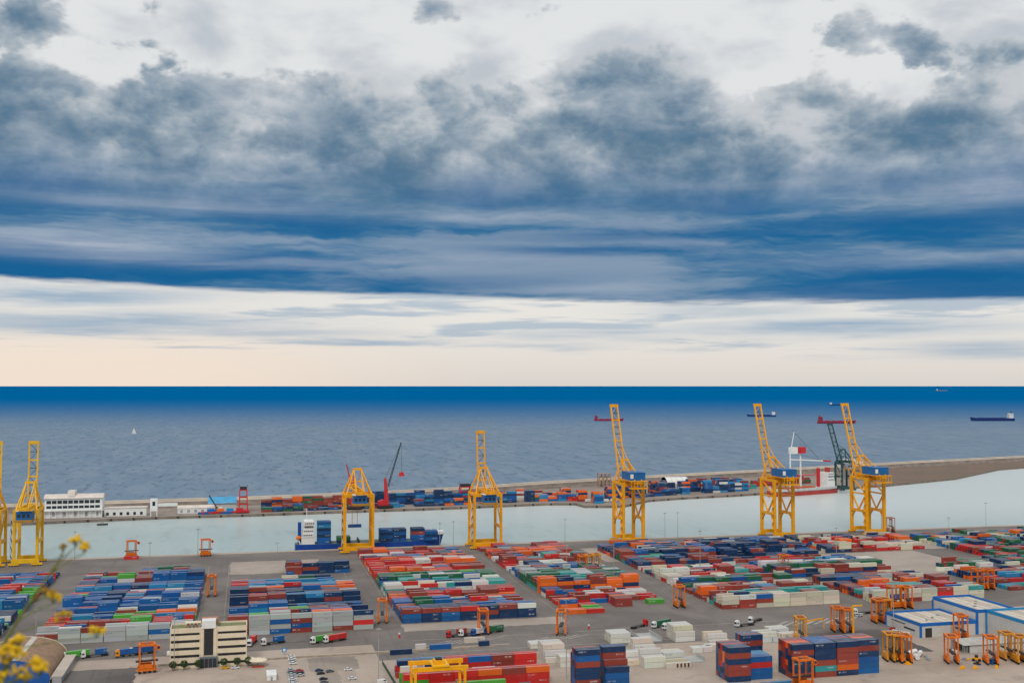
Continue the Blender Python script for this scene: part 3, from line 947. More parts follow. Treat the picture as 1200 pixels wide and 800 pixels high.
def reefer_mesh(L_):
    b = MB()
    h, w = CH - 0.03, CW
    b.box(-L_ / 2 + .04, L_ / 2 - .04, -w / 2 + .04, w / 2 - .04, 0.08, h - 0.03)
    for sx_ in (-L_ / 2, L_ / 2 - .16):
        for sy in (-w / 2, w / 2 - .16):
            b.box(sx_, sx_ + .16, sy, sy + .16, 0, h)
    b.cur = 1
    b.box(-L_ / 2 - 0.0, -L_ / 2 + 0.039, -0.95, 0.95, 0.3, 2.4)
    for k in range(4):
        x = -L_ / 2 + (k + 0.6) * L_ / 4
        b.box(x, x + 0.08, -w / 2 - 0.0, w / 2, 0.09, h - 0.02)
    return b.mesh('reefer_container', [M_CONT, M_FRAME])


RM40, RM20 = reefer_mesh(CL), reefer_mesh(6.06)
WHITE_ROWS = [  # photo pixel of the base front-left corner, columns, rows deep, tiers, short?, words
    (640, 777, 1, 6, 3, False, 'white stack beside paired navy stacks'),
    (622, 760, 1, 3, 1, False, 'low row at road edge'),
    (657, 782, 1, 3, 2, True, 'short boxes by paired navy stacks'),
    (716, 754, 1, 4, 2, False, 'stack behind the red parked truck'),
    (744, 762, 1, 4, 2, False, 'row beside grey flat racks'),
    (733, 780, 1, 4, 2, False, 'row near the barred box'),
    (755, 783, 1, 3, 3, False, 'tall stack behind the barred box'),
    (780, 779, 1, 4, 2, False, 'stack right of the barred box'),
    (792, 752, 1, 5, 3, False, 'tall stack beside the waiting truck'),
    (832, 756, 1, 4, 2, False, 'stack past the waiting truck'),
    (812, 765, 2, 2, 1, True, 'low short boxes behind rust stack'),
    (828, 762, 1, 2, 1, False, 'single-height row behind the rust stack'),
    (853, 768, 1, 2, 1, False, 'row behind the bright blue stack'),
    (888, 753, 1, 3, 2, False, 'stack next to the bare trailer'),
    (903, 742, 1, 3, 1, False, 'row beside the hatched lanes'),
    (916, 748, 1, 2, 1, False, 'row by the long grey racks')]
for px, py, nc, nr, nt_, short_, words in WHITE_ROWS:
    u0, v0 = gp(px, py)
    L_ = 6.06 if short_ else CL
    for c in range(nc):
        for k in range(nr):
            tiers = max(1, nt_ - (1 if (k == 0 and nr > 3 and R.random() < 0.6) else 0) - (1 if R.random() < 0.15 else 0))
            for t in range(tiers):
                o = link('reefer_container', RM20 if short_ else RM40, None, (u0 + (L_ + 0.4) * c + L_ / 2 + R.uniform(-.2, .2), v0 + k * 3.0 + CW / 2, t * CH))
                o.color = (*jit(R.choice((PAL['W'], PAL['W'], (0.68, 0.60, 0.46), (0.62, 0.63, 0.60))), R, 0.08), 1)
                tag(o, 'off-white refrigerated container, %s tier, %s row%s, %s' % (TIERW[t], ORD[k], ', second column' if c else '', words), 'container', 'white boxes in ' + words)
# grey flat racks leaning in rows
M_RACK = mat('rack_grey', (0.42, 0.43, 0.41), 0.6)


def flat_rack():
    t = thing('flat_rack', '', 'flat rack')
    MB().box(-CL / 2, CL / 2, -CW / 2, CW / 2, 0.0, 0.55).build('deck', M_RACK, t)
    for s in (-1, 1):
        MB().box(s * CL / 2 - 0.15, s * CL / 2 + 0.15, -CW / 2, CW / 2, 0.55, 2.6).build('end_wall', M_RACK, t)
    return t


for px, py, n, w_ in ((752, 752, 7, 'behind the red truck'), (905, 752, 6, 'by the hatched lanes'), (800, 776, 4, 'right of the barred box')):
    u0, v0 = gp(px, py)
    for k in range(n):
        place('flat_rack', flat_rack, 'grey empty flat rack, %s in the row %s' % (ORD[k], w_), (u0 + CL / 2, v0 + k * 3.1, 0), 0, 'grey flat racks')
# cream box with dark barred openings
u0, v0 = gp(778, 783)
bx = thing('barred_box', 'cream open-sided box with dark vertical openings below a cream stack', 'container', (u0 + 8, v0, 0))
MB().box(-7, 7, -1.2, 1.2, 0, 2.8).build('body', M_FRAME, bx)
for k in range(4):
    MB().box(-1.2 + k * 2.1, -0.2 + k * 2.1, -1.26, -1.19, 0.4, 2.5).build('opening', mat('rust_dark', (0.10, 0.03, 0.02), 0.8), bx)

# ---- containers standing on the far pier
def pier_cont(x0, x1, y_off, h0, h1, pal, rows=2, seed=1, gap=0.0, rowp=3.2, step=12.4):
    r = random.Random(seed)
    x = x0
    while x < x1:
        h_ = r.randint(h0, h1)
        if r.random() >= gap:
            for k in range(rows):
                for t in range(max(0, h_ - (1 if r.random() < .3 else 0))):
                    mass(x + CL / 2, lerp_line(FARQ, x) + y_off + k * rowp, t * CH, r.choice(pal))
        x += step


pier_cont(18, 125, 44, 4, 5, 'NMNMDOM', 3, 1)
pier_cont(18, 60, 16, 2, 3, 'NBMD', 3, 21)
pier_cont(60, 175, 16, 1, 2, 'BNMDLN', 3, 2, 0.1)
pier_cont(110, 275, 48, 4, 6, 'NBNLNB', 4, 3)
pier_cont(130, 300, 24, 1, 3, 'BMNLB', 3, 4, 0.3)
pier_cont(205, 275, 20, 1, 3, 'NBON', 2, 22, 0.2)
pier_cont(268, 345, 50, 3, 5, 'BNRDLO', 5, 5, 0.1)
pier_cont(290, 362, 24, 4, 5, 'NBLN', 3, 6, 0.1)
pier_cont(345, 420, 48, 3, 6, 'WRONMO', 4, 7, 0.1)
pier_cont(358, 440, 24, 2, 5, 'OBRLOD', 5, 8, 0.12)
pier_cont(462, 625, 60, 3, 6, 'NNBNNOB', 6, 9, 0.15)
pier_cont(490, 570, 34, 1, 3, 'NBR', 5, 10, 0.2)
pier_cont(550, 690, 36, 3, 6, 'BNWLMN', 5, 11, 0.15)
pier_cont(620, 705, 70, 4, 6, 'MBNM', 4, 12, 0.1)
pier_cont(690, 725, 58, 2, 2, 'RT', 2, 13)
pier_cont(735, 840, 80, 3, 5, 'MRMDP', 4, 14, 0.1)

# ---- containers aboard the moored ship
ship_rows = [(68.5, 13.2, 7, 'BBNBNLB', 'stack beside the bridge'), (86.5, 12.5, 2, 'ND', 'low pair amidships'), (126, 12.5, 4, 'NBNB', 'stack just forward of the crane'), (138.5, 12.5, 4, 'BNBN', 'second stack forward of the yellow crane'),
             (156, 12.5, 4, 'BBMN', 'bow stack with a brown tier'), (168.5, 12.5, 3, 'BNB', 'foremost stack by the white bow')]
for x, w, n, cols, words in ship_rows:
    shown = {(0, t_) for t_ in range(max(0, n - 5), n)} | {(k, n - 1) for k in range(3)}
    for k in range(3):
        for t_ in range(n):
            if (k, t_) not in shown:
                mass(x - 4 + CL / 2, 1017.6 + k * 4.9, 4.6 + t_ * CH, cols[t_ % len(cols)])
            else:
                container(x - 4 + CL / 2, 1017.6 + k * 4.9, 4.6 + t_ * CH, cols[t_ % len(cols)], '%s container aboard ship, %s tier, %s, %s' % (CNAME[cols[t_ % len(cols)]], TIERW[min(t_, 6)], words, ('quay side', 'middle', 'water side')[k]), 'containers aboard the moored ship')


# the mass itself: one mesh with a paint colour per container
mv, mf, mc, muv = [], [], [], []
for (u, v, z, L_, c) in MASS:
    n = len(mv)
    a, b, h = L_ / 2, CW / 2, CH - 0.05
    mv += [(u - a, v - b, z + .02), (u + a, v - b, z + .02), (u + a, v + b, z + .02), (u - a, v + b, z + .02), (u - a, v - b, z + h), (u + a, v - b, z + h), (u + a, v + b, z + h), (u - a, v + b, z + h)]
    mf += [tuple(i + n for i in q) for q in ((3, 2, 1, 0), (4, 5, 6, 7), (0, 1, 5, 4), (1, 2, 6, 5), (2, 3, 7, 6), (3, 0, 4, 7))]
    mc += [(*c, R.random())] * 24
    H_ = h
    muv += [(-9, -9)] * 8 + [(0, 0), (L_, 0), (L_, H_), (0, H_)] + [(-9, -9)] * 4 + [(0, 0), (L_, 0), (L_, H_), (0, H_)] + [(-9, -9)] * 4
me = bpy.data.meshes.new('container_stacks')
me.from_pydata(mv, [], mf)
me.materials.append(M_CONTS)
ca = me.color_attributes.new('paint', 'FLOAT_COLOR', 'CORNER')
ca.data.foreach_set('color', [x for c in mc for x in c])
uvl = me.uv_layers.new(name='side')
uvl.data.foreach_set('uv', [x for q in muv for x in q])
tag(link('container_stacks', me), 'thousands of coloured shipping containers stacked in blocks across the port', None, None, 'stuff')

# ------------------------------------------------------------------ ship-to-shore cranes
def sts_crane(label, u, v_sea, W=22, G=30, zp=58, apex=78, boom_len=72, boom_deg=74, m_=None, modern=True, lowered=False, house_side=0, group=None, house_col=None, scale=1.0):
    m_ = m_ or M_YEL
    t = thing('quay_crane', label, 'crane', (u, v_sea, 0), 0, group)
    t.scale = (scale,) * 3
    hw = W / 2
    ys, yl = 0.0, -G
    lw = 2.7 if modern else 2.2
    for sx in (-1, 1):
        for y in (ys, yl):
            MB().beam((sx * hw, y, 3.4), (sx * hw, y, zp), lw, lw * 1.05).build('leg', m_, t)
            bo = MB().box(sx * hw - 4.2, sx * hw + 4.2, y - 0.9, y + 0.9, 1.1, 2.6).build('bogie', m_, t)
            for k in (-3.2, -1.1, 1.1, 3.2):
                MB().cyl((sx * hw + k, y - 0.45, 0.55), (sx * hw + k, y + 0.45, 0.55), 0.55, 8).build('wheel', M_DARK, bo)
    for y in (ys, yl):
        MB().box(-hw - 1.5, hw + 1.5, y - 1.15, y + 1.15, 2.6, 6.0).build('sill_beam', m_, t)
        MB().box(-hw, hw, y - 1.0, y + 1.0, zp - 3.0, zp - 0.2).build('portal_beam', m_, t)
    zt = 24 if modern else 20
    for sx in (-1, 1):
        MB().box(sx * hw - 0.9, sx * hw + 0.9, yl, ys, zt - 1.4, zt + 1.2).build('side_tie', m_, t)
        MB().box(sx * hw - 0.8, sx * hw + 0.8, yl, ys, zp - 2.6, zp - 0.5).build('top_tie', m_, t)
        if modern:
            MB().beam((sx * hw, (ys + yl) / 2, zt + 1), (sx * hw, ys - 0.5, zp - 17), 1.2).build('brace', m_, t)
            MB().beam((sx * hw, (ys + yl) / 2, zt + 1), (sx * hw, yl + 0.5, zp - 17), 1.2).build('brace', m_, t)
            MB().box(sx * hw - 0.6, sx * hw + 0.6, yl, ys, zp - 17.6, zp - 16.2).build('side_tie', m_, t)
            MB().beam((sx * hw, yl + 0.5, zp - 16), (sx * hw, ys - 0.5, zp - 2), 1.1).build('brace', m_, t)
            for y, d in ((ys, -1), (yl, 1)):     # arched knees above the legs' lower portal
                MB().beam((sx * hw, y + d * 1, zt - 6.5), (sx * hw, y + d * 6.5, zt - 1), 1.4).build('knee', m_, t)
        else:
            MB().beam((sx * hw, yl, zt + 1), (sx * hw, ys, zp - 2), 1.0).build('brace', m_, t)
    # girders over the quay and back towards the yard
    back = 16 if modern else 12
    for sx in (-1, 1):
        MB().box(sx * 3.4 - 0.7, sx * 3.4 + 0.7, yl - back, ys + 5, zp, zp + 2.8).build('girder', m_, t)
    for y in (yl - back, yl - back / 2, yl / 2, ys + 4):
        MB().box(-2.7, 2.7, y - 0.6, y + 0.6, zp + 0.3, zp + 2.4).build('girder_tie', m_, t)
    # walkway along the girder
    MB().box(4.5, 6.2, yl - back, ys + 4, zp + 0.1, zp + 0.5).build('walkway', M_DARK if modern else m_, t)
    # machinery house
    hc = house_col or M_HOUSE
    if modern:
        h = MB().box(-7.5, 7.5, yl - back + 3, yl + 11, zp + 3.0, zp + 10.2).build('machinery_house', hc, t)
        MB().box(-7.7, 7.7, yl - back + 2.8, yl + 11.2, zp + 10.2, zp + 10.6).build('roof', hc, h)
        MB().box(-7.4, -4.4, yl - back + 2.88, yl - back + 2.99, zp + 5.0, zp + 9.0).build('emblem_panel', M_WHITE, h)
        pl = MB().box(-8.5, 8.5, yl - back - 1, yl + 12, zp + 2.4, zp + 3.0).build('platform', m_, t)
        for k in range(6):
            x = -8 + k * 3.2
            MB().beam((x, yl - back - 0.8, zp - 4.2), (x, yl - back - 0.8, zp + 2.4), 0.5).build('platform_post', m_, pl)
        MB().box(-8.5, 8.5, yl - back - 1.2, yl - back + 5, zp - 4.6, zp - 3.6).build('maintenance_deck', m_, t)
    else:
        h = MB().box(-6.0, 6.0, yl - back + 2, yl + 3, zp - 7.6, zp - 0.6).build('machinery_house', hc, t)
        MB().box(-6.3, 6.3, yl - back + 1.7, yl + 3.3, zp - 0.58, zp - 0.1).build('roof', M_WHITE, h)
        for k in range(3):
            MB().box(-5 + k * 3.6, -2.6 + k * 3.6, yl - back + 1.9, yl - back + 1.99, zp - 5.6, zp - 3).build('window', M_GLASS, h)
        MB().box(-7, 7, yl - back - 1, yl - back + 8, zp - 9.4, zp - 7.6).build('maintenance_deck', mat('deck_ochre', (0.42, 0.22, 0.03), 0.7), t)
    cabx = 4.5
    cb = MB().box(cabx - 1.6, cabx + 1.6, ys - 9, ys - 5, zp - 4.6, zp - 1.0).build('operator_cab', M_WHITE, t)
    MB().box(cabx - 1.5, cabx + 1.5, ys - 9.1, ys - 8.99, zp - 4.2, zp - 2.0).build('window', M_GLASS, cb)
    # apex frame with stays
    ya = ys - (3 if modern else 6)
    ax = 3.2
    for sx in (-1, 1):
        MB().beam((sx * hw * 0.98, ys, zp - 1), (sx * ax, ya, apex), 1.5, w2=1.0).build('apex_leg', m_, t)
        MB().beam((sx * hw * (0.55 if modern else 0.9), yl, zp - 1), (sx * ax, ya, apex), 1.1, w2=0.8).build('apex_leg', m_, t)
        MB().beam((sx * 3.4, yl - back + 1, zp + 2.8), (sx * ax, ya, apex - 0.5), 0.7).build('back_stay', m_, t)
        MB().beam((sx * 3.4, yl - 1, zp + 2.8), (sx * ax, ya - 1, apex - 8), 0.6).build('back_stay', m_, t)
    MB().box(-ax - 1, ax + 1, ya - 0.8, ya + 0.8, apex - 0.8, apex + 1.0).build('apex_beam', m_, t)
    MB().box(-ax - 2.4, ax + 2.4, ya + 0.5, ya + 1.1, zp + (apex - zp) * 0.45, zp + (apex - zp) * 0.45 + 0.9).build('apex_beam', m_, t)
    # boom: two chords with cross bars and a tip frame
    a = math.radians(0 if lowered else boom_deg)
    hy, hz = ys + 3.5, zp + 1.4
    dy, dz = math.cos(a), math.sin(a)
    bm = tag(link('boom', None, t, (0, 0, 0)))
    for sx in (-1, 1):
        MB().beam((sx * 3.4, hy, hz), (sx * 3.4, hy + dy * boom_len, hz + dz * boom_len), 1.15, 1.9, up=(0, -dz, dy)).build('boom_chord', m_, bm)
    n = int(boom_len // 7)
    for k in range(n + 1):
        d = 3 + k * (boom_len - 4) / n
        w = 1.6 if k == n or k == n // 2 or k == n - 2 else 0.55
        MB().beam((-3.0, hy + dy * d, hz + dz * d), (3.0, hy + dy * d, hz + dz * d), w, 1.3 if w > 1 else 0.5).build('cross_bar', m_ if w > 1 else M_DARK, bm)
    for k in range(0, n, 1):
        d, d2 = 3 + k * (boom_len - 4) / n, 3 + (k + 1) * (boom_len - 4) / n
        s = 1 if k % 2 else -1
        MB().beam((-2.8 * s, hy + dy * d, hz + dz * d), (2.8 * s, hy + dy * d2, hz + dz * d2), 0.32).build('lattice', M_DARK if not modern else m_, bm)
    td = boom_len
    MB().beam((-4.2, hy + dy * td, hz + dz * td), (4.2, hy + dy * td, hz + dz * td), 2.2, 2.6).build('tip_frame', m_, bm)
    for sx in (-1, 1):
        d = boom_len * (0.62 if lowered else 0.45)
        MB().beam((sx * ax, ya, apex), (sx * 3.4, hy + dy * d, hz + dz * d + (1 if lowered else 0)), 0.5).build('fore_stay', m_, t)
    # trolley and spreader
    ty = ys + 18 if lowered else yl + 10
    drop = 34 if lowered else 9
    tr = MB().box(-3.0, 3.0, ty - 3, ty + 3, zp - 1.6, zp - 0.05).build('trolley', M_DARK, t)
    for sx in (-2.4, 2.4):
        for yy in (-1, 1):
            MB().cyl((sx, ty + yy, zp - drop), (sx, ty + yy, zp - 1.6), 0.09, 5).build('hoist_cable', M_CABLE, tr)
    MB().box(-6.0, 6.0, ty - 1.1, ty + 1.1, zp - drop - 0.9, zp - drop).build('spreader', M_YEL, tr)
    # zig-zag stair tower on the landside leg
    st = MB()
    zz, side = 6.0, 0
    x_ = -hw - 2.2
    st.box(x_ - 1.0, x_ - 0.8, yl - 1, yl - 0.8, 6, zt + 10)
    st.build('stair_post', M_GREY if not modern else m_, t)
    k = 0
    while zz < zp - 8:
        d = 3.2 if k % 2 else -3.2
        MB().beam((x_, yl - d / 2, zz), (x_, yl + d / 2, zz + 3.6), 0.9, 0.25).build('stair_flight', M_GREY if not modern else m_, t)
        zz += 3.6
        k += 1
    return t


QS, QL = 1004, 974
old = dict(W=18, G=22, zp=47, apex=68, boom_len=53, boom_deg=86, modern=False, m_=M_YEL2)
sts_crane('pale yellow quay crane cut off by the frame beside the flowering stalks', -207, 1000, **old)
sts_crane('pale yellow quay crane with upright boom and blue machine house before the white terminal', -178, 1000, **old)
sts_crane('squat yellow quay crane with lowered boom working the blue container ship', 99, QS, W=25, G=22, zp=53, apex=74, boom_len=46, modern=False, lowered=True, m_=M_YEL)
sts_crane('yellow quay crane with straight upright boom just past the blue ship bow', 217, QS, W=25, G=24, zp=51, apex=73, boom_len=54, boom_deg=84, modern=False, m_=M_YEL)
modern_k = dict(W=20, G=27, zp=58, apex=78, boom_len=75, boom_deg=71)
sts_crane('tall golden quay crane with leaning boom, alone between ship bow and red freighter', 358, QS, **modern_k)
sts_crane('tall golden quay crane with blue house in front of the red freighter bow', 515, QS, **modern_k)
sts_crane('tall golden quay crane with blue house standing before the dark green cranes', 616, QS, **modern_k)
container(99, QS + 18, 18.2, 'B', 'blue container hanging from the squat yellow crane over the ship')

# ------------------------------------------------------------------ straddle carriers
M_RUST = mat('carrier_rust', (0.30, 0.075, 0.015), 0.6, 0.2, 0.8)


def straddle(m_=None, H=15.2, L=9.6, W=5.2):
    m_ = m_ or M_ORA

    def make():
        t = thing('straddle_carrier', '', 'straddle carrier')
        for sy in (-1, 1):
            y = sy * W / 2
            sl = MB().box(-L / 2, L / 2, y - 0.5, y + 0.5, 1.3, 2.7).build('side_sill', m_, t)
            MB().box(-L / 2 + 1.0, L / 2 - 2.2, y - 0.75, y + 0.75, 2.7, 4.6).build('engine_cover', m_, sl)
            for k in range(4):
                x = -L / 2 + 1.0 + k * (L - 2.0) / 3
                MB().cyl((x, y - 0.38, 0.85), (x, y + 0.38, 0.85), 0.85, 10).build('wheel', M_TYRE, t)
            for x in (-L / 2 + 1.1, L / 2 - 1.1):
                MB().beam((x, y, 2.7), (x, y, H - 1.2), 0.62, 0.7).build('leg', m_, t)
            MB().box(-L / 2 + 0.4, L / 2 - 0.4, y - 0.45, y + 0.45, H - 1.2, H - 0.2).build('top_beam', m_, t)
        for x in (-L / 2 + 1.1, L / 2 - 1.1):
            MB().box(x - 0.45, x + 0.45, -W / 2 + 0.4, W / 2 - 0.4, H - 1.15, H - 0.25).build('cross_beam', m_, t)
        MB().box(-1.5, 1.5, -1.3, 1.3, H - 0.9, H - 0.1).build('hoist_unit', M_RUST, t)
        cb = MB().prism([(L / 2 - 0.2, H - 3.6), (L / 2 + 1.5, H - 3.6), (L / 2 + 1.9, H - 2.4), (L / 2 + 1.5, H - 1.3), (L / 2 - 0.2, H - 1.3)], -W / 2 - 0.2, -W / 2 + 1.8).build('cab', m_, t)
        MB().box(L / 2 + 0.1, L / 2 + 1.4, -W / 2 - 0.28, -W / 2 - 0.19, H - 2.9, H - 1.6).build('window', M_GLASS, cb)
        MB().box(-5.6, 5.6, -1.0, 1.0, 5.6, 6.3).build('spreader', M_DARK, t)
        for sx in (-2.6, 2.6):
            for sy in (-0.8, 0.8):
                MB().cyl((sx, sy, 6.3), (sx, sy, H - 0.9), 0.07, 5).build('hoist_cable', M_CABLE, t)
        # light ladder on one leg
        MB().beam((L / 2 - 1.1, -W / 2 - 0.75, 2.7), (L / 2 - 1.1, -W / 2 - 0.75, H - 2), 0.5, 0.12).build('ladder', m_, t)
        return t
    return make


STR = [  # photo pixel of its base, heading, colour, label
    (172, 787, 0.15, 0, 'orange straddle carrier beside the dark patched asphalt left of the office'),
    (448, 729, 1.45, 0, 'bright orange straddle carrier driving the lane left of the orange block'),
    (566, 742, 1.5, 0, 'orange straddle carrier above the parked container trucks'),
    (658, 743, 1.2, 0, 'orange straddle carrier standing at the corner of the pale concrete'),
    (796, 711, 1.5, 0, 'orange straddle carrier in the lane beside the ragged block'),
    (248, 698, 1.55, 0, 'orange straddle carrier in the lane between the grey fronted and office blocks'),
    (154, 653, 0.2, 0, 'orange straddle carrier on the quay behind the grey fronted block'),
    (241, 651, 0.1, 0, 'orange straddle carrier on the quay at the head of an empty lane'),
    (682, 672, 1.5, 0, 'amber straddle carrier, first of three abreast in the lane'),
    (691, 671, 1.5, 1, 'amber straddle carrier, middle of three abreast in the lane'),
    (699, 670, 1.5, 1, 'amber straddle carrier, last of three abreast in the lane'),
    (918, 671, 1.55, 0, 'orange straddle carrier at the end of the long white and green rows'),
    (981, 739, 1.3, 0, 'orange straddle carrier beside the yellow height gauge, nearer the hatched lanes'),
    (993, 741, 1.3, 0, 'orange straddle carrier beside the yellow height gauge, next to its post'),
    (1029, 729, 1.4, 0, 'orange straddle carrier parked at the workshop wall corner'),
    (1037, 728, 1.4, 1, 'orange straddle carrier parked second at the workshop wall corner'),
    (1048, 712, 0.1, 0, 'orange straddle carrier behind the low workshop, turned sideways'),
    (1062, 712, 1.4, 0, 'orange straddle carrier behind the low workshop near a yellow car'),
    (1043, 773, 1.3, 1, 'amber straddle carrier, leftmost of the cluster by the white tanks'),
    (1051, 774, 1.3, 1, 'amber straddle carrier, middle of the cluster by the white tanks'),
    (1060, 775, 1.3, 0, 'orange straddle carrier, rightmost of the cluster by the white tanks'),
    (1115, 776, 1.2, 0, 'bright orange straddle carrier alone before the grey lean-to'),
    (1161, 777, 1.2, 0, 'bright orange straddle carrier with a blue box at its wheels'),
    (1180, 772, 1.35, 1, 'amber straddle carrier, first of the pair past the blue box'),
    (1195, 776, 1.35, 1, 'amber straddle carrier, second of the pair past the blue box'),
    (1126, 749, 1.35, 0, 'orange straddle carrier squeezed between the two workshops'),
    (941, 806, 0.1, 0, 'orange straddle carrier in front of the four long tall stacks'),
    (1146, 690, 1.5, 0, 'orange straddle carrier between blocks behind the tall workshop, first'),
    (1158, 690, 1.5, 0, 'orange straddle carrier between blocks behind the tall workshop, second'),
    (938, 752, 1.3, 1, 'amber straddle carrier half hidden behind the tall stacks')]
for px, py, rz, c, lb in STR:
    u, v = gp(px, py)
    place('straddle%d' % c, straddle(M_AMB if c else M_ORA), lb, (u, v, 0), rz, 'straddle carriers at work in the yard')
u, v = gp(1044, 623)
wsc = straddle(mat('faded_salmon', (0.5, 0.27, 0.2), 0.6))()
wsc.location = (u, v, 0)
wsc.rotation_euler = (0, 0, 1.4)
wsc['label'] = 'faded salmon straddle carrier on the quay beside the last golden crane'
wsc['group'] = 'straddle carriers at work in the yard'
container(*gp(154, 655), 0, 'R', 'red container under the straddle carrier on the quay')

# ------------------------------------------------------------------ trucks, cars, vans
def truck(cab_rgb, name):
    def make():
        t = thing('container_truck', '', 'truck')
        mc = mat('truck_' + name, cab_rgb, 0.35, 0.04, spec=0.5)
        cab = MB().prism([(5.9, 0.9), (8.3, 0.9), (8.35, 2.0), (8.05, 3.5), (7.6, 3.75), (5.9, 3.75)], -1.24, 1.24).build('cab', mc, t)
        MB().prism([(8.37, 2.05), (8.1, 3.3), (8.16, 3.3), (8.43, 2.05)], -1.1, 1.1).build('windscreen', M_GLASS, cab)
        for s in (-1, 1):
            MB().box(6.7, 7.8, s * 1.25 - 0.02, s * 1.25 + 0.02, 2.1, 3.0).build('window', M_GLASS, cab)
        MB().box(6.0, 7.4, -1.1, 1.1, 3.76, 4.3).build('roof_fairing', mc, cab)
        MB().box(3.2, 5.9, -0.5, 0.5, 0.75, 1.15).build('tractor_frame', M_DARK, t)
        MB().box(-6.2, 5.4, -1.15, 1.15, 1.16, 1.45).build('trailer_bed', M_DARK, t)
        for x in (7.3, 3.9, -3.0, -4.3, -5.6):
            for s in (-1, 1):
                MB().cyl((x, s * 0.75, 0.52), (x, s * 1.2, 0.52), 0.52, 10).build('wheel', M_TYRE, t)
        return t
    return make


def put_truck(px, py, deg, cabname, rgb, load, label, load_len=CL, group=None):
    u, v = gp(px, py)
    a = math.radians(deg)
    t = place('truck_' + cabname, truck(rgb, cabname), label, (u, v, 0), a, group)
    if load:
        off = -0.35 if load_len > 8 else -2.4
        container(u + off * math.cos(a), v + off * math.sin(a), 1.47, load, '%s container on the %s' % (CNAME[load], label.split(' with ')[0].split(',')[0]), None, load_len, a)
    return t


WC = (0.74, 0.74, 0.73)
put_truck(90, 771, 200, 'white', WC, 'E', 'white cabbed truck hauling lime green past the arched shed')
put_truck(113, 769, 200, 'white', WC, 'B', 'white cabbed truck following the lime green load', 6.06)
put_truck(153, 768, 196, 'amber', (0.75, 0.3, 0.02), 'B', 'amber cabbed truck behind a straddle carrier')
put_truck(168, 766, 196, 'white', WC, 'B', 'white cabbed truck tucked beside the amber one')
put_truck(296, 754, 255, 'white', WC, 'R', 'white cabbed truck coming head on past the office', 6.06)
put_truck(322, 754, 205, 'white', WC, 'B', 'white cabbed truck with a short blue load', 6.06)
put_truck(379, 752, 207, 'white', WC, 'E', 'white cabbed truck with a green load on the terminal road')
put_truck(394, 751, 207, 'white', WC, 'R', 'white cabbed truck with a red load on the terminal road')
put_truck(537, 745, 205, 'red', (0.55, 0.02, 0.02), 'M', 'red cabbed truck with a brown load', 6.06)
put_truck(552, 744, 200, 'white', WC, None, 'white cabbed truck with an empty trailer')
put_truck(566, 743, 203, 'blue', (0.02, 0.10, 0.36), 'W', 'blue cabbed truck under the straddle carrier')
put_truck(579, 741, 203, 'blue', (0.02, 0.10, 0.36), 'D', 'blue cabbed truck with a dark green load')
put_truck(776, 734, 203, 'white', WC, 'D', 'white cabbed truck with a dark green load by the white boxes')
put_truck(789, 736, 200, 'white', WC, None, 'white cabbed truck waiting beside the dark green load')
put_truck(874, 733, 195, 'white', WC, None, 'white cabbed truck with a bare trailer by the hatched lanes')
put_truck(886, 728, 215, 'white', WC, None, 'white cabbed truck turning away past the bare trailer')
put_truck(1012, 719, 190, 'white', WC, None, 'white cabbed truck behind the yellow height gauge')
put_truck(748, 735, 30, 'red', (0.55, 0.02, 0.02), None, 'red cabbed truck parked behind the white pair')


def car(rgb, name, van=False):
    def make():
        t = thing('parked_car', '', 'car')
        mc = mat('car_' + name, rgb, 0.25, 0.03, spec=0.6)
        if van:
            prof_ = [(-2.5, 0.35), (2.45, 0.35), (2.5, 0.9), (2.2, 1.15), (1.5, 1.95), (1.2, 2.05), (-2.45, 2.05), (-2.5, 1.9)]
            glass = [(1.48, 1.95), (2.12, 1.22), (2.17, 1.24), (1.54, 1.98)]
        else:
            prof_ = [(-2.15, 0.32), (2.1, 0.32), (2.18, 0.62), (1.9, 0.86), (0.95, 0.98), (0.25, 1.42), (-1.1, 1.45), (-1.75, 1.08), (-2.15, 0.95)]
            glass = [(0.95, 1.0), (0.27, 1.42), (0.33, 1.46), (1.02, 1.02)]
        w = 1.0 if van else 0.88
        body = MB().prism(prof_, -w, w).build('body', mc, t)
        MB().prism(glass, -w * 0.85, w * 0.85).build('windscreen', M_GLASS, t)
        for s in (-1, 1):
            MB().prism([(0.75, 1.0), (0.2, 1.36), (-1.0, 1.38), (-1.5, 1.02)] if not van else [(1.9, 1.25), (1.35, 1.85), (0.4, 1.85), (0.4, 1.25)], s * w - 0.012, s * w + 0.012).build('window', M_GLASS, t)
        if not van:
            MB().prism([(-1.12, 1.46), (-1.74, 1.09), (-1.80, 1.11), (-1.16, 1.49)], -w * .85, w * .85).build('rear_window', M_GLASS, t)
        for x in (-1.35, 1.35):
            for s in (-1, 1):
                MB().cyl((x, s * (w - 0.18), 0.32), (x, s * (w + 0.02), 0.32), 0.32, 10).build('wheel', M_TYRE, t)
        return t
    return make


